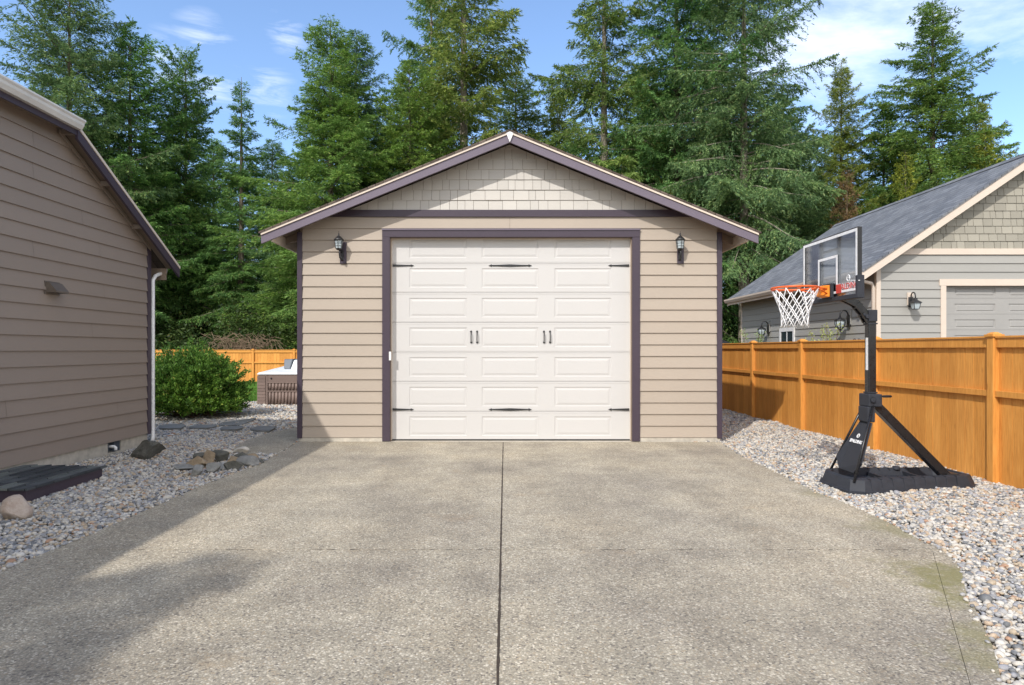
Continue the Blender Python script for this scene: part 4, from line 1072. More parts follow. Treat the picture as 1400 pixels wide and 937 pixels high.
# front panel (faces the court, -X)
c00 = Vector((3.775, 6.61, .66)); c01 = Vector((3.775, 6.79, .66)); c10 = Vector((3.595, 6.475, .26)); c11 = Vector((3.595, 6.93, .26)); c20 = Vector((3.575, 6.56, .155)); c21 = Vector((3.575, 6.84, .155))
nrm = (c10 - c00).cross(c01 - c00).normalized()
if nrm.x > 0: nrm = -nrm
b = MB(); ring_ = [c00, c10, c20, c21, c11, c01]; bk = [p_ - nrm * .025 for p_ in ring_]
b.face(ring_); b.face(bk[::-1])
for i in range(6): j = (i + 1) % 6; b.face([ring_[i], ring_[j], bk[j], bk[i]])
panel = b.build('front_panel', M['black_plastic'], hp, bevel=.004)
def lettering(txt, size, origin, ux, uz, mat, name, parent, th=.0012, off=.002, shear=0, sx=1.):
    cu = bpy.data.curves.new(name, 'FONT'); cu.body = txt; cu.size = size; cu.extrude = th; cu.offset = off; cu.shear = shear
    cu.align_x = 'CENTER'; cu.align_y = 'CENTER'; cu.resolution_u = 3
    tmp = bpy.data.objects.new('tmp', cu); col.objects.link(tmp)
    dg = bpy.context.evaluated_depsgraph_get(); me = bpy.data.meshes.new_from_object(tmp.evaluated_get(dg))
    bpy.data.objects.remove(tmp); bpy.data.curves.remove(cu)
    ux = Vector(ux).normalized(); uz = Vector(uz).normalized(); n_ = ux.cross(uz)
    ow = Vector(parent['_w'])
    for v in me.vertices: v.co = Vector(origin) - ow + ux * v.co.x * sx + uz * v.co.y + n_ * v.co.z
    me.materials.clear(); me.materials.append(mat); me.name = name
    o = bpy.data.objects.new(name, me); col.objects.link(o); o.parent = parent; o['_w'] = tuple(ow); return o
upv = ((c00 + c01) / 2 - (c10 + c11) / 2).normalized(); mid = (c00 + c01 + c10 + c11) / 4 + nrm * .003
# seen from -X, text runs from far (+Y) to near (-Y)
lettering('SPALDING', .048, mid - upv * .01, (0, -1, 0), upv, M['white_print'], 'lettering', panel, off=.002)
b = MB(); cc = mid + upv * .055
b.tube([cc + Vector((0, -1, 0)) * .021 * math.cos(a * math.pi / 8) + upv * .021 * math.sin(a * math.pi / 8) for a in range(16)], .004, 5, closed=True)
b.tube([cc - upv * .02, cc + Vector((0, .006, 0)), cc + upv * .02], .003, 5); b.build('ball_emblem', M['white_print'], panel)
# pole
pz1 = 1.80
b = MB(); b.box((3.79, 6.66, .90), (3.87, 6.74, pz1)); pole = b.build('pole', M['black_paint'], hp, bevel=.008)
b = MB(); b.box((3.7885, 6.672, H + (VY - 506) / 131), (3.7895, 6.715, H + (VY - 462) / 131)); b.build('sticker', M['white_print'], pole)
b = MB(); b.box((3.782, 6.652, pz1 - .13), (3.878, 6.748, pz1 - .115)); b.build('collar', M['black_plastic'], pole); b = MB(); b.box((3.782, 6.652, .955), (3.878, 6.748, .97)); b.build('collar', M['black_plastic'], pole)
b = MB(); b.box((3.78, 6.64, pz1 - .10), (3.87, 6.76, pz1 + .02)); b.tube([(3.77, 6.635, pz1 - .05), (3.77, 6.765, pz1 - .05)], .022, 10); b.tube([(3.74, 6.64, pz1 - .03), (3.74, 6.76, pz1 - .03)], .014, 8); b.build('height_bracket', M['black_plastic'], hp, bevel=.004)
b = MB()
arm = [(3.80, 6.70, 1.70), (3.745, 6.70, 1.80), (3.67, 6.70, 1.885), (3.57, 6.71, 1.94), (3.48, 6.72, 1.965)]
for a_, c_ in zip(arm, arm[1:]):
    for dy in (-.035, .035): b.bar((a_[0], a_[1] + dy, a_[2]), (c_[0], c_[1] + dy, c_[2]), .022, .065)
b.bar((3.70, 6.66, 1.86), (3.70, 6.74, 1.86), .06, .05)
b.build('arm', M['black_paint'], hp)
# backboard
bX = 3.41; by0, by1, bz0, bz1 = 6.17, 7.30, 1.92, 2.59; bf = .028
b = MB(); b.box((bX, by0 + .02, bz0 + .02), (bX + .008, by1 - .02, bz1 - .02)); board = b.build('backboard', M['acrylic'], hp)
b = MB()
for lo, hi in (((bX - .002, by0 + .004, bz0 + .0), (bX + .0385, by0 + .022, bz1)), ((bX - .002, by1 - .022, bz0), (bX + .0385, by1 - .004, bz1))): b.box(lo, hi)
b.box((bX - .002, by0 + .0225, bz1 - .018), (bX + .0385, by1 - .0225, bz1)); b.box((bX - .002, by0 + .0225, bz0), (bX + .0385, by1 - .0225, bz0 + .018)); b.build('frame', M['black_paint'], board)
b = MB(); k0 = .026
def strip(y0, y1, z0, z1): b.box((bX - .0035, y0, z0), (bX - .0005, y1, z1))
strip(by0 + .012, by0 + .012 + bf, bz0 + .05, bz1 - .01); strip(by1 - .012 - bf, by1 - .012, bz0 + .05, bz1 - .01); strip(by0 + .0405, by1 - .0405, bz1 - .01 - bf, bz1 - .01)
strip(by0 + .0405, by1 - .0405, bz0 + .062, bz0 + .062 + bf * .8)
b.build('border_line', M['white_print'], board)
b = MB(); ty0, ty1, tz0, tz1 = 6.55, 6.95, 2.07, 2.375; lw_ = .026
strip(ty0, ty0 + lw_, tz0 - .05, tz1); strip(ty1 - lw_, ty1, tz0 - .05, tz1); strip(ty0 + lw_ + .0005, ty1 - lw_ - .0005, tz1 - lw_, tz1); b.build('target_square', M['white_print'], board)
b = MB()
for yy in (6.57, 6.93): b.box((bX + .012, yy - .018, bz0 + .02), (bX + .036, yy + .018, bz1 - .02))
b.box((bX + .014, 6.589, 2.435), (bX + .034, 6.911, 2.455)); b.build('support_bar', M['black_paint'], board)
b = MB(); b.box((bX - .014, by0 - .012, bz0 - .015), (bX + .055, by0 + .028, bz0 + .205)); b.box((bX - .014, by0 + .0285, bz0 - .015), (bX + .05, by1 - .0285, bz0 + .03)); b.box((bX - .014, by1 - .028, bz0 - .015), (bX + .055, by1 + .012, bz0 + .205)); b.build('edge_pad', M['black_plastic'], board, bevel=.006)
b = MB(); b.box((bX + .012, 6.585, 1.93), (bX + .12, 6.915, 2.02)); b.box((bX + .012, 6.60, 2.021), (bX + .06, 6.90, 2.12)); b.build('mount', M['black_paint'], hp)
lettering('SPALDING', .085, (bX - .004, 6.36, bz0 + .115), (0, -1, 0), (0, 0, 1), M['red_print'], 'lettering', board, off=.001)
lettering('SPALDING', .085, (bX - .0025, 6.36, bz0 + .115), (0, -1, 0), (0, 0, 1), M['white_print'], 'lettering_outline', board, th=.0005, off=.007)
b = MB(); cc = Vector((bX - .003, 6.34, bz0 + .195))
b.tube([cc + Vector((0, .028 * math.cos(a * math.pi / 9), .028 * math.sin(a * math.pi / 9))) for a in range(18)], .005, 5, closed=True); b.tube([cc + Vector((0, -.026, 0)), cc + Vector((0, 0, .008)), cc + Vector((0, .026, 0))], .004, 5)
b.tube([cc + Vector((0, -.2, -.045)), cc + Vector((0, -.05, -.03)), cc + Vector((0, .07, -.045))], .004, 5)
b.build('ball_emblem', M['white_print'], board)
b = MB(); b.box((bX - .006, 6.47, bz0 + .06), (bX - .0045, 6.57, bz0 + .15)); b.build('badge', M['red_print'], board)
# rim
rc = Vector((3.05, 6.715, 2.05)); rr = .2285
b = MB(); b.tube([rc + Vector((rr * math.cos(2 * math.pi * k / 40), rr * math.sin(2 * math.pi * k / 40), 0)) for k in range(40)], .010, 8, closed=True)
for k in range(12):
    a = 2 * math.pi * (k + .5) / 12; p0 = rc + Vector((rr * math.cos(a), rr * math.sin(a), 0)); tn = Vector((-math.sin(a), math.cos(a), 0))
    b.tube([p0 - tn * .02 - Vector((0, 0, .006)), p0 - Vector((0, 0, .028)), p0 + tn * .02 - Vector((0, 0, .006))], .0035, 5)
for dy in (-.1, .1): b.tube([rc + Vector((rr * .85, dy * 1.2, 0)), rc + Vector((rr + .09, dy * .6, -.02))], .009, 6); b.tube([rc + Vector((.12, dy * 1.9, -.0)), rc + Vector((rr + .09, dy * .6, -.07))], .006, 6)
rim = b.build('rim', M['orange_steel'], hp)
b = MB(); b.hexa([(bX - .12, 6.65, 1.97), (bX - .035, 6.635, 1.95), (bX - .035, 6.795, 1.95), (bX - .12, 6.78, 1.97), (bX - .13, 6.64, 2.065), (bX - .035, 6.635, 2.075), (bX - .035, 6.795, 2.075), (bX - .13, 6.79, 2.065)]); b.build('rim_bracket', M['orange_plastic'], rim, bevel=.006)
b = MB(); b.box((bX - .034, 6.62, 1.945), (bX - .004, 6.81, 2.09)); b.build('rim_plate', M['black_plastic'], rim)
# net: 12 loops crossing down to a narrower hem
b = MB(); nn = 12; lev = 5; zs_ = [0, -.10, -.18, -.25, -.315, -.385]; rs_ = [rr, .185, .155, .138, .128, .135]
for k in range(nn):
    for sg in (-1, 1):
        pts = []
        for l_ in range(6):
            a = 2 * math.pi * (k + .5 + sg * .5 * l_) / nn
            wob = .006 * math.sin(k * 2.1 + l_ * 1.7)
            pts.append(rc + Vector(((rs_[l_] + wob) * math.cos(a), (rs_[l_] + wob) * math.sin(a), zs_[l_] - .02 + wob)))
        b.tube(pts, .0048, 5)
b.build('net', M['net'], hp)

# ================================================================== VEGETATION
def conifer_data(seed, Ht, Rad, base, nb_, ns, up=.5, droop=.35, gaps=.15, spr=(.11, .24), wid=.0185, power=.8, hang=.35, leader=.04):
    rs = np.random.RandomState(seed)
    t = np.sort(rs.uniform(0, 1, nb_) ** 1.0)
    z0 = base + (Ht - base) * t
    prof = (1 - t) ** power * (1 - .25 * np.exp(-t * 9)) + leader
    Lb = Rad * prof * np.clip(rs.normal(.86, .2, nb_), .4, 1.35)
    az = (np.arange(nb_) * 2.399963 + rs.normal(0, .35, nb_)) % (2 * np.pi)
    lump = 1 + .22 * np.sin(az * 2 + t * 14 + seed) + .15 * np.sin(az * 3 - t * 23)
    Lb *= lump; keep = rs.uniform(0, 1, nb_) > gaps; z0, Lb, az, t = z0[keep], Lb[keep], az[keep], t[keep]; n = len(t)
    e0 = up * (t - .25) + .12 + rs.normal(0, .1, n); dr = droop * (1.1 - t) * rs.uniform(.6, 1.3, n)
    curl = rs.uniform(.05, .28, n)
    def pos(i, f):
        r = Lb[i] * f; zz = z0[i] + r * np.tan(e0[i]) - dr[i] * Lb[i] * f ** 1.6 + curl[i] * Lb[i] * np.clip(f - .6, 0, 1) ** 2 * 1.6
        return np.stack([r * np.cos(az[i]), r * np.sin(az[i]), zz], -1)
    pr = Lb ** 1.45; pr /= pr.sum()
    i = rs.choice(n, ns, p=pr)
    nk = np.maximum(4, (Lb / .17).astype(int))
    f = 1 - (1 - rs.uniform(0.04, 1, ns)) ** .85
    k = np.floor(f * nk[i]); fk = (k + .5) / nk[i]
    side = rs.choice([-1, 1], ns)
    key = (i * 977 + k.astype(int) * 31 + (side > 0) * 7) % 65536
    tab = rs.uniform(0, 1, (65536, 3))
    h1, h2, h3 = tab[key].T
    bl = (Lb[i] * .36 * (1 - fk) ** .65 + .16) * (.6 + .7 * h1)
    q = rs.uniform(0, 1, ns) ** .8 * bl
    base_p = pos(i, fk); nxt = pos(i, np.minimum(fk + .03, 1.03)); d0 = nxt - base_p; d0 /= np.linalg.norm(d0, axis=1, keepdims=True)
    ang = side * (.75 + .4 * h2)
    ca, sa = np.cos(ang), np.sin(ang)
    d1 = np.stack([d0[:, 0] * ca - d0[:, 1] * sa, d0[:, 0] * sa + d0[:, 1] * ca, d0[:, 2] * .6 - .05 - hang * h3], -1); d1 /= np.linalg.norm(d1, axis=1, keepdims=True)
    c = base_p + d1 * q[:, None]; c[:, 2] -= hang * .45 * q ** 1.6
    tipm = rs.uniform(0, 1, ns) < .12          # sprays right at the end of the bough
    c[tipm] = pos(i[tipm], rs.uniform(.7, 1.04, tipm.sum()))
    d = d1 * .9 + rs.normal(0, .34, (ns, 3)); d[:, 2] -= .05; d /= np.linalg.norm(d, axis=1, keepdims=True)
    nrm_ = rs.normal(0, .55, (ns, 3)); nrm_[:, 2] += .8
    wv = np.cross(d, nrm_); wv /= np.linalg.norm(wv, axis=1, keepdims=True) + 1e-9
    ln = rs.uniform(spr[0], spr[1], ns)[:, None]; ww = (rs.uniform(.7, 1.3, ns) * wid)[:, None]
    c += rs.normal(0, .025, (ns, 3))
    V = np.stack([c, c + d * ln * .5 + wv * ww, c + d * ln, c + d * ln * .5 - wv * ww], 1).reshape(-1, 3)
    # limbs: three-sided sticks
    m = 6; ff = np.linspace(0, .97, m); idx = np.arange(n)
    C = np.stack([pos(idx, np.full(n, x)) for x in ff], 1)
    rad = (.008 + .010 * Lb)[:, None] * (1 - .85 * ff)[None]
    sd = np.stack([-np.sin(az), np.cos(az), 0 * az], -1)[:, None, :]; upv_ = np.array([0, 0, 1.])[None, None]
    ringv = [C + rad[..., None] * (sd * math.cos(a) + upv_ * math.sin(a)) for a in (math.pi / 2, math.pi * 7 / 6, math.pi * 11 / 6)]
    RV = np.stack(ringv, 2)      # n,m,3,3
    lv = RV.reshape(-1, 3); vid = np.arange(n * m * 3).reshape(n, m, 3); fc = []
    for s_ in range(3):
        s2 = (s_ + 1) % 3; fc.append(np.stack([vid[:, :-1, s_], vid[:, :-1, s2], vid[:, 1:, s2], vid[:, 1:, s_]], -1).reshape(-1, 4))
    fc = np.concatenate(fc)
    # trunk
    rs2 = np.random.RandomState(seed + 1); tv = []; tf = []; ns_ = 16; nr = 9; offv = len(lv)
    R0 = .012 * Ht + .05
    lean = rs2.normal(0, .008, 2)
    for j in range(ns_ + 1):
        h_ = Ht * j / ns_; r_ = R0 * (1 - .96 * j / ns_) + (.08 if j == 0 else 0)
        for s_ in range(nr):
            a = 2 * math.pi * s_ / nr; k_ = 1 + .06 * rs2.normal()
            tv.append((r_ * k_ * math.cos(a), r_ * k_ * math.sin(a), h_))
    for j in range(ns_):
        for s_ in range(nr): tf.append((offv + j * nr + s_, offv + j * nr + (s_ + 1) % nr, offv + (j + 1) * nr + (s_ + 1) % nr, offv + (j + 1) * nr + s_))
    lv = np.concatenate([lv, np.array(tv)]); fc = np.concatenate([fc, np.array(tf)])
    return V, lv, fc
def mesh_only(name, verts, nper, mat, faces=None, smooth=False):
    o = npmesh(name, verts, nper, mat, faces=faces, smooth=smooth); me = o.data; bpy.data.objects.remove(o); return me
KIND = {}
def kind(key, *a, **k):
    V, lv, fc = conifer_data(*a, **k)
    KIND[key] = (mesh_only('crown', V, 4, M['fir']), mesh_only('trunk', lv, 4, M['bark'], faces=fc.ravel(), smooth=True))
kind('dense', 101, 20, 4.3, 1.5, 330, 240000, up=.55, droop=.25, gaps=.12, power=.72)
kind('wide', 102, 22, 5.4, 2.5, 300, 230000, up=.75, droop=.34, gaps=.2, power=.62, hang=.55, wid=.021)
kind('sparse', 103, 21, 4.2, 2.0, 260, 150000, up=.7, droop=.5, gaps=.28, power=.7, hang=.8, wid=.019)
kind('slim', 104, 16, 2.6, 1.2, 260, 80000, up=.4, droop=.35, gaps=.25, power=.9)
kind('soft', 105, 17, 3.7, .6, 330, 190000, up=.9, droop=.3, gaps=.12, power=.6, spr=(.09, .2), wid=.0225, hang=.5)
kind('bare', 106, 24, 5.2, 5.4, 270, 200000, up=.7, droop=.4, gaps=.2, power=.6, hang=.6, wid=.021)
kind('young', 107, 8, 2.3, .2, 200, 60000, up=.5, droop=.25, gaps=.1, power=.85)
matcache = {}
def tree(key, px, ytop, Y, label, mat, wide=1., rot=0., bark='bark', Hk=None, lean=(0, 0)):
    Hn = {'dense': 20, 'wide': 22, 'sparse': 21, 'slim': 16, 'soft': 17, 'bare': 24, 'young': 8}[key]
    s = F / Y; x = (px - VX) / s; h = H + (VY - ytop) / s
    k = h / Hn
    o = bpy.data.objects.new('fir_tree' if key != 'soft' else 'hemlock_tree', None); col.objects.link(o); o.location = (x, Y, -.1); o.scale = (k * wide, k * wide, k); o.rotation_euler = (lean[0], lean[1], rot)
    tag(o, label, 'tree', 'conifers standing behind the fences'); o['_w'] = (x, Y, 0)
    for nm, me, mt in (('crown', KIND[key][0], M[mat]), ('trunk', KIND[key][1], M[bark])):
        kk = (me.name, mt.name)
        if kk not in matcache:
            if me.materials[0] is mt: matcache[kk] = me
            else:
                m2 = me.copy(); m2.name = nm; m2.materials[0] = mt; matcache[kk] = m2
        c = bpy.data.objects.new(nm, matcache[kk]); col.objects.link(c); c.parent = o
    return o
# front row
T = [('wide', 95, -60, 33, 'tall blue-green fir above the taupe roof, cut by the top edge', 'fir_blue', .98, .4),
     ('soft', 178, 45, 35, 'bright green conifer second from the left with pointed top', 'hemlock', 1.05, 1.),
     ('soft', 254, 72, 38, 'feathery conifer third from the left with slim blunt top', 'fir', .92, 2.2),
     ('slim', 330, 103, 36, 'thin see-through spire fir left of the garage roof', 'fir', 1.05, .5),
     ('dense', 452, 24, 33, 'full green fir above the left garage eave with a clear leader', 'hemlock', 1.15, 3.0),
     ('dense', 487, 42, 36, 'fir just right of the full green one over the left garage roof', 'fir_blue', 1.05, 5.1),
     ('soft', 560, 92, 34, 'rounded green tree filling the gap left of the garage peak', 'hemlock', 1.1, .7),
     ('sparse', 634, -150, 37, 'tall drooping fir left of the garage peak, top out of frame', 'olive', 1.12, .2),
     ('sparse', 590, -60, 41, 'tall fir behind the drooping one left of the garage peak', 'fir', .9, 1.9),
     ('sparse', 826, -120, 34, 'open fir with pale trunk right of the garage peak', 'olive', 1.0, 4.0),
     ('wide', 925, -160, 34, 'dark dense fir over the right garage roof slope', 'fir', .85, 2.6),
     ('bare', 1017, -190, 31, 'huge fir with bare lower trunk beside the grey house roof', 'fir_blue', .85, 1.2),
     ('dense', 1150, 80, 36, 'small open fir between the huge fir and the broad right one', 'olive', .75, .9),
     ('dense', 1275, 0, 34, 'broad cone-shaped fir above the slate roof at right', 'fir', 1.1, 3.7),
     ('soft', 1208, 150, 36, 'low bushy conifer left of the broad cone-shaped fir', 'fir', .95, 2.9),
     ('soft', 1335, 140, 37, 'bushy conifer right of the broad cone-shaped fir', 'olive', .85, 5.5),
     ('soft', 1085, 175, 34, 'low green conifer behind the backboard', 'fir_blue', 1.0, 4.4),
     ('soft', 395, 235, 34, 'low bright conifer just left of the garage eave', 'hemlock', .8, 1.3),
     ('dense', 705, 95, 45, 'distant fir seen through the gap at the garage peak', 'olive', 1.2, 2.0)]
for key, px, yt, Y, lb, mt, wd, rt in T:
    tree(key, px, yt, Y, lb, mt, wd, rt, 'bark_pale' if key in ('sparse', 'bare') else 'bark')
B = [('dense', 30, 150, 44, 'rear fir behind the taupe roof at the left edge', 'fir_blue', 1.2), ('soft', 140, 180, 46, 'rear conifer between the first two tall left trees', 'fir', 1.3),
     ('dense', 215, 200, 47, 'rear fir behind the bright green left conifer', 'fir', 1.2), ('soft', 292, 200, 46, 'rear conifer right of the feathery tree', 'hemlock', 1.3),
     ('dense', 372, 190, 47, 'rear fir behind the spire fir', 'fir_blue', 1.2), ('soft', 420, 200, 45, 'rear conifer behind the left garage eave', 'fir', 1.2),
     ('dense', 530, 160, 46, 'rear fir low over the left garage slope', 'fir', 1.2), ('dense', 880, 90, 45, 'rear fir behind the right garage slope', 'hemlock', 1.2),
     ('dense', 975, 60, 46, 'rear fir behind the two great right firs', 'fir_blue', 1.3), ('soft', 1060, 130, 45, 'rear conifer right of the huge bare-trunk fir', 'fir', 1.2),
     ('dense', 1120, 230, 45, 'rear fir behind the small open fir', 'fir', 1.3), ('soft', 1240, 200, 45, 'rear conifer behind the low bushy one at right', 'hemlock', 1.3),
     ('soft', 765, 130, 46, 'rear conifer just right of the garage peak', 'olive', 1.0), ('dense', 1395, 210, 46, 'rear fir at the right edge behind the slate ridge', 'fir', 1.)]
for i, (key, px, yt, Y, lb, mt, wd) in enumerate(B): tree(key, px, yt, Y, lb, mt, wd, i * 1.3)
tree('young', 912, 255, 30, 'small yellow-leaved tree peeking over the right garage slope', 'yellow_leaf', .8, .3)
tree('young', 1238, 205, 31, 'yellow-tipped young conifer above the slate roof', 'yellow_leaf', .55, 2.)
tree('young', 1347, 178, 33, 'yellow-green young conifer near the slate ridge at right', 'yellow_leaf', .6, 1.)
tree('young', 1158, 230, 31, 'rusty dead conifer above the backboard', 'dead_leaf', .55, 1.5, 'twig')

o = bpy.data.objects.new('fir_tree', None); col.objects.link(o); o.location = (-7.5, -5.6, 0); o.scale = (1.05, 1.05, .62)  # tree out of view, added to cast shade on the near-left drive
tag(o, 'unseen young fir added past the near end of the taupe house to shade the drive', 'tree')
for nm, me in (('crown', KIND['slim'][0]), ('trunk', KIND['slim'][1])):
    c = bpy.data.objects.new(nm, me); col.objects.link(c); c.parent = o

# undergrowth behind the back fences
def leafcloud(seed, n, fn_c, ln, wd):
    rs = np.random.RandomState(seed); c = fn_c(rs, n)
    d = rs.normal(0, 1, (n, 3)); d[:, 2] = np.abs(d[:, 2]) * .6; d /= np.linalg.norm(d, axis=1, keepdims=True)
    nn_ = rs.normal(0, .6, (n, 3)); nn_[:, 2] += .7; w_ = np.cross(d, nn_); w_ /= np.linalg.norm(w_, axis=1, keepdims=True) + 1e-9
    l_ = rs.uniform(*ln, n)[:, None]; ww = rs.uniform(*wd, n)[:, None]
    return np.stack([c, c + d * l_ * .5 + w_ * ww, c + d * l_, c + d * l_ * .5 - w_ * ww], 1).reshape(-1, 3)
def under(rs, n):
    x = rs.uniform(-26, 24, n); y = rs.uniform(29.5, 50, n)
    top = 2.2 + .9 * np.sin(x * .9) + .7 * np.sin(x * 2.3 + y) + .10 * (y - 29) 
    z = top * rs.uniform(0.0, 1, n) ** .7
    cx = rs.normal(0, .25, (n, 3))
    q = np.stack([np.round(x * 1.2) / 1.2, np.round(y * 1.2) / 1.2, np.round(z * 1.8) / 1.8], -1) + cx
    return q
tag(npmesh('undergrowth', leafcloud(8, 260000, under, (.1, .24), (.03, .06)), 4, M['brush']), 'dark tangled undergrowth at the foot of the trees beyond the fences', 'undergrowth', kind='stuff')
# dry brambles
b = MB(); r9 = random.Random(9)
for k in range(260):
    x = (r9.uniform(270, 350) - VX) / s28 + 0; y = 29.2 + r9.uniform(0, .8); z = r9.uniform(1.0, 1.9)
    a = r9.uniform(0, 6.28); l_ = r9.uniform(.4, 1.1)
    b.tube([(x, y, z), (x + l_ * .5 * math.cos(a), y + .1, z + r9.uniform(.0, .4)), (x + l_ * math.cos(a), y + .1 * math.sin(a), z + r9.uniform(-.5, .3))], .011, 4, cap=False)
tag(b.build('brambles', M['twig'], recalc=False), 'dry brown brambles showing over the back fence', 'brambles', kind='stuff')

# the rounded shrub
def shrub(cx, cy, rx_, hz, n_stem, per, seed):
    rs = np.random.RandomState(seed)
    az = rs.uniform(0, 6.28, n_stem); el = np.arccos(rs.uniform(-.02, 1, n_stem).clip(0.001, 1)); 
    end = np.stack([rx_ * np.sin(el) * np.cos(az), rx_ * np.sin(el) * np.sin(az), .10 + hz * np.cos(el) ** .8 * .92], -1) * (rs.uniform(.70, 1.06, n_stem) + (rs.uniform(0, 1, n_stem) < .10) * rs.uniform(.1, .28, n_stem))[:, None]
    st = np.stack([end[:, 0] * .25, end[:, 1] * .25, end[:, 2] * .1], -1)
    i = np.repeat(np.arange(n_stem), per); f = rs.uniform(0.25, 1, len(i)) ** .6
    arch = np.sin(f * 3.14) * .12
    c = st[i] + (end[i] - st[i]) * f[:, None]; c[:, 2] += arch + .06 * f
    c += rs.normal(0, .028, c.shape)
    d = (end - st)[i]; d /= np.linalg.norm(d, axis=1, keepdims=True); d = d * .7 + rs.normal(0, .5, d.shape); d[:, 2] += .25; d /= np.linalg.norm(d, axis=1, keepdims=True)
    nn_ = rs.normal(0, 1, d.shape); w_ = np.cross(d, nn_); w_ /= np.linalg.norm(w_, axis=1, keepdims=True)
    l_ = rs.uniform(.04, .085, len(i))[:, None]; ww = rs.uniform(.010, .018, len(i))[:, None]
    V = np.stack([c, c + d * l_ * .5 + w_ * ww, c + d * l_, c + d * l_ * .5 - w_ * ww], 1).reshape(-1, 3)
    return V, st, end
bxc, byc = (263 - VX) / (F / 13.6), 13.6
sh = thing('round_shrub', (bxc, byc, -.02), 'full round evergreen shrub in the gravel beyond the house corner', 'shrub')
V, st_, en_ = shrub(0, 0, 1.06, 1.36, 1150, 110, 21)
fo = npmesh('foliage', V, 4, M['bush'], parent=sh)
b = MB(); ob = (bxc, byc, 0)
for k in range(0, 900, 6): b.tube([Vector(ob) + Vector(st_[k]), Vector(ob) + Vector(en_[k]) * .55, Vector(ob) + Vector(en_[k]) * .96], [.014, .009, .004], 5, cap=False)
b.build('stem', M['twig'], sh, recalc=False)

# climbing rose canes against the grey side wall
def rose(px0, spread, label, seed):
    r_ = random.Random(seed); y = F * 7.5 / (px0 - VX); t = thing('climbing_rose', (7.5, y, 0), label, 'plant', 'rose canes behind the right fence')
    b = MB(); lv = []
    for k in range(7):
        a = r_.uniform(-1, 1) * spread; top = r_.uniform(1.6, 2.05); pts = [Vector((7.5, y, 0)), Vector((7.48, y + a * .4, .9)), Vector((7.52, y + a, top * .85)), Vector((7.5, y + a * 1.35, top))]
        b.tube(pts, [.012, .010, .007, .004], 5, cap=False)
        for j in range(60):
            f = r_.uniform(.5, 1); q = pts[2].lerp(pts[3], r_.random()) if r_.random() < .6 else pts[1].lerp(pts[2], r_.random())
            c = q + Vector((r_.gauss(0, .04), r_.gauss(0, .05), r_.gauss(0, .04))); d = Vector((r_.gauss(0, 1), r_.gauss(0, 1), r_.gauss(0, 1))).normalized() * .05; w_ = d.cross(Vector((r_.gauss(0, 1), .3, r_.gauss(0, 1)))).normalized() * .018
            lv.append((c, c + d * .5 + w_, c + d, c + d * .5 - w_))
    b.build('cane', M['twig'], t, recalc=False)
    l = MB()
    for q in lv: l.face(q)
    l.build('leaves', M['rose_leaf'], t, recalc=False)
rose(1030, .9, 'thin rose canes left of the small window on the grey wall', 3); rose(1130, .7, 'thin rose canes between window and large lamp on the grey wall', 5)

# covered grill behind the far end of the right fence
cgx, cgy = 6.35, 19.2
cg = thing('covered_grill', (cgx, cgy, 0), 'black tarpaulin cover showing over the fence beside the garage corner', 'tarpaulin')
b = MB(); b.lathe((cgx, cgy, 0), [(.75, 0), (.72, 1.4), (.62, 1.52), (.3, 1.66), (.05, 1.78), (0, 1.79)], 7, smooth=False); b.build('cover', M['tarp'], cg)
b = MB(); b.tube([(cgx, cgy, 1.75), (cgx, cgy, 1.9)], .015, 6); b.build('finial', M['tarp'], cg)
# three small black ball finials over the fence near the pole
for i, (px, lb) in enumerate(((1146.5, 'black ball garden stake farthest from the hoop pole'), (1168.5, 'black ball garden stake in the middle of three'), (1174.5, 'black ball garden stake nearest the hoop pole'))):
    Yb = 12.0; p = P(px, 465, Yb)
    t = thing('garden_stake', (p.x, Yb, 0), lb, 'garden stake', 'black ball stakes behind the fence')
    b = MB(); b.tube([(p.x, Yb, 0), (p.x, Yb, p.z - .02)], .01, 6); b.build('rod', M['black_paint'], t)
    b = MB(); b.lathe((p.x, Yb, p.z), [(0, -.028), (.02, -.02), (.028, 0), (.02, .02), (0, .028)], 12); b.build('ball', M['black_paint'], t)

# ================================================================== LIGHT, SKY, CAMERA
sd = Vector((.58, 1, -1.0)).normalized()
sun = bpy.data.lights.new('Sun', 'SUN'); sun.energy = 2.0; sun.angle = R(.6); sun.color = (1, .955, .895)
so = bpy.data.objects.new('Sun', sun); col.objects.link(so); so.rotation_euler = sd.to_track_quat('-Z', 'Y').to_euler(); so.location = (-10, -12, 15)
wd_ = bpy.data.worlds.new('World'); sc.world = wd_; wd_.use_nodes = True; nt = wd_.node_tree
bg = nt.nodes['Background']; sky = nt.nodes.new('ShaderNodeTexSky'); sky.sky_type = 'NISHITA'; sky.sun_disc = False
sky.sun_elevation = math.asin(-sd.z); sky.sun_rotation = math.atan2(-sd.x, -sd.y) % (2 * math.pi)
sky.air_density = 1.0; sky.dust_density = .3; sky.ozone_density = 4.4; sky.altitude = 100
tc = nt.nodes.new('ShaderNodeTexCoord')
def wn(scale, sc3, det=6, rough=.6, dist=.0):
    mp = nt.nodes.new('ShaderNodeMapping'); mp.inputs['Scale'].default_value = sc3; nt.links.new(tc.outputs['Generated'], mp.inputs[0])
    n_ = nt.nodes.new('ShaderNodeTexNoise'); n_.inputs['Scale'].default_value = scale; n_.inputs['Detail'].default_value = det; n_.inputs['Roughness'].default_value = rough; n_.inputs['Distortion'].default_value = dist
    nt.links.new(mp.outputs[0], n_.inputs['Vector']); return n_.outputs['Fac']
def dirpx(px, py): return Vector(((px - VX) / F, 1, (VY - py) / F)).normalized()
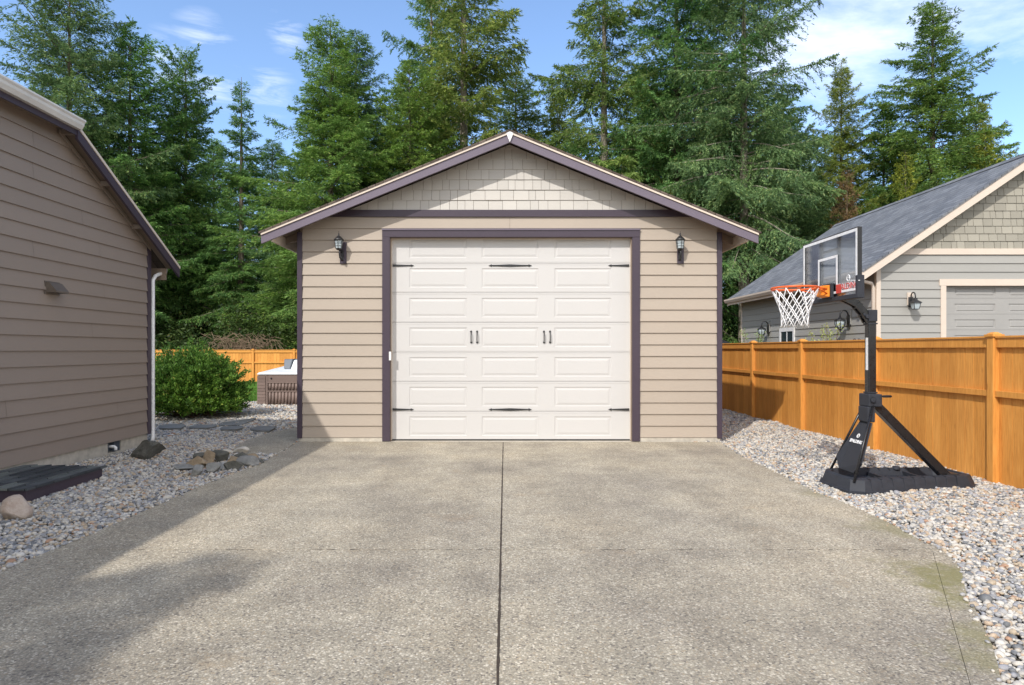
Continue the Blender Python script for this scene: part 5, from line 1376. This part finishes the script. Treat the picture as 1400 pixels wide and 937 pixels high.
def near(v, r0, r1):
    dt = nt.nodes.new('ShaderNodeVectorMath'); dt.operation = 'DISTANCE'; nm = nt.nodes.new('ShaderNodeVectorMath'); nm.operation = 'NORMALIZE'
    nt.links.new(tc.outputs['Generated'], nm.inputs[0]); nt.links.new(nm.outputs[0], dt.inputs[0]); dt.inputs[1].default_value = v
    mr = nt.nodes.new('ShaderNodeMapRange'); mr.interpolation_type = 'SMOOTHSTEP'; nt.links.new(dt.outputs['Value'], mr.inputs[0])
    mr.inputs[1].default_value = r0; mr.inputs[2].default_value = r1; mr.inputs[3].default_value = 1; mr.inputs[4].default_value = 0; return mr.outputs[0]
n1_ = wn(2.6, (1, 1, 2.6), 8, .62, .3)
big = near(dirpx(1330, 60), .12, .50)
c1 = ramp(nt, math_(nt, 'ADD', n1_, math_(nt, 'MULTIPLY', big, .205)), [(.66, 0.), (.92, .8)])
c1 = math_(nt, 'MULTIPLY', c1, ramp(nt, big, [(0., 0.), (.35, 1.)]))
n2_ = wn(9, (1, 1, 4.5), 7, .62, .4)
sm_ = None
for (px, py, r1) in ((272, 48, .045), (236, 84, .055), (300, 113, .055), (362, 124, .055), (394, 45, .04), (300, 72, .04)):
    k = near(dirpx(px, py), .0, r1); sm_ = k if sm_ is None else math_(nt, 'MAXIMUM', sm_, k)
c2 = math_(nt, 'MULTIPLY', ramp(nt, n2_, [(.46, 0.), (.74, .6)]), sm_)
cm = math_(nt, 'MAXIMUM', math_(nt, 'MAXIMUM', c1, c2), .02)
skyc = mix(nt, cm, sky.outputs[0], (5.9, 6.1, 6.6))
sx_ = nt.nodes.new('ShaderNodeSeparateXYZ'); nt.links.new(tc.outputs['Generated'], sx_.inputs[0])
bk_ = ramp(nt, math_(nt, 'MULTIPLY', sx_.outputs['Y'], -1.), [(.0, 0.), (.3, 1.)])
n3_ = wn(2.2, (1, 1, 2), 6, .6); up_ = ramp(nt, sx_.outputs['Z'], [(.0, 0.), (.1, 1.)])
c3 = math_(nt, 'MULTIPLY', math_(nt, 'MULTIPLY', bk_, up_), ramp(nt, n3_, [(.34, 0.), (.5, 1.)]))  # unseen cloud cover behind the camera, added for brighter, more neutral fill
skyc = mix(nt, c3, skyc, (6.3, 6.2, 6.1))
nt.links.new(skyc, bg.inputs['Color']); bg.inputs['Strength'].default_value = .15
cam = bpy.data.cameras.new('Camera'); co = bpy.data.objects.new('Camera', cam); col.objects.link(co); sc.camera = co
co.location = (0, 0, H); co.rotation_euler = (R(90), 0, 0)
cam.sensor_width = 36; cam.lens = F / 1400 * 36; cam.shift_x = (700 - VX) / 1400; cam.shift_y = (VY - 468.5) / 1400
cam.clip_start = .05; cam.clip_end = 2000
sc.render.engine = 'CYCLES'
sc.view_settings.view_transform = 'Standard'; sc.view_settings.look = 'None'; sc.view_settings.exposure = 0.84; sc.view_settings.gamma = 1; sc.view_settings.use_curve_mapping = False
sc.render.resolution_x = 1024; sc.render.resolution_y = 685
for o in bpy.data.objects:
    if '_w' in o: del o['_w']
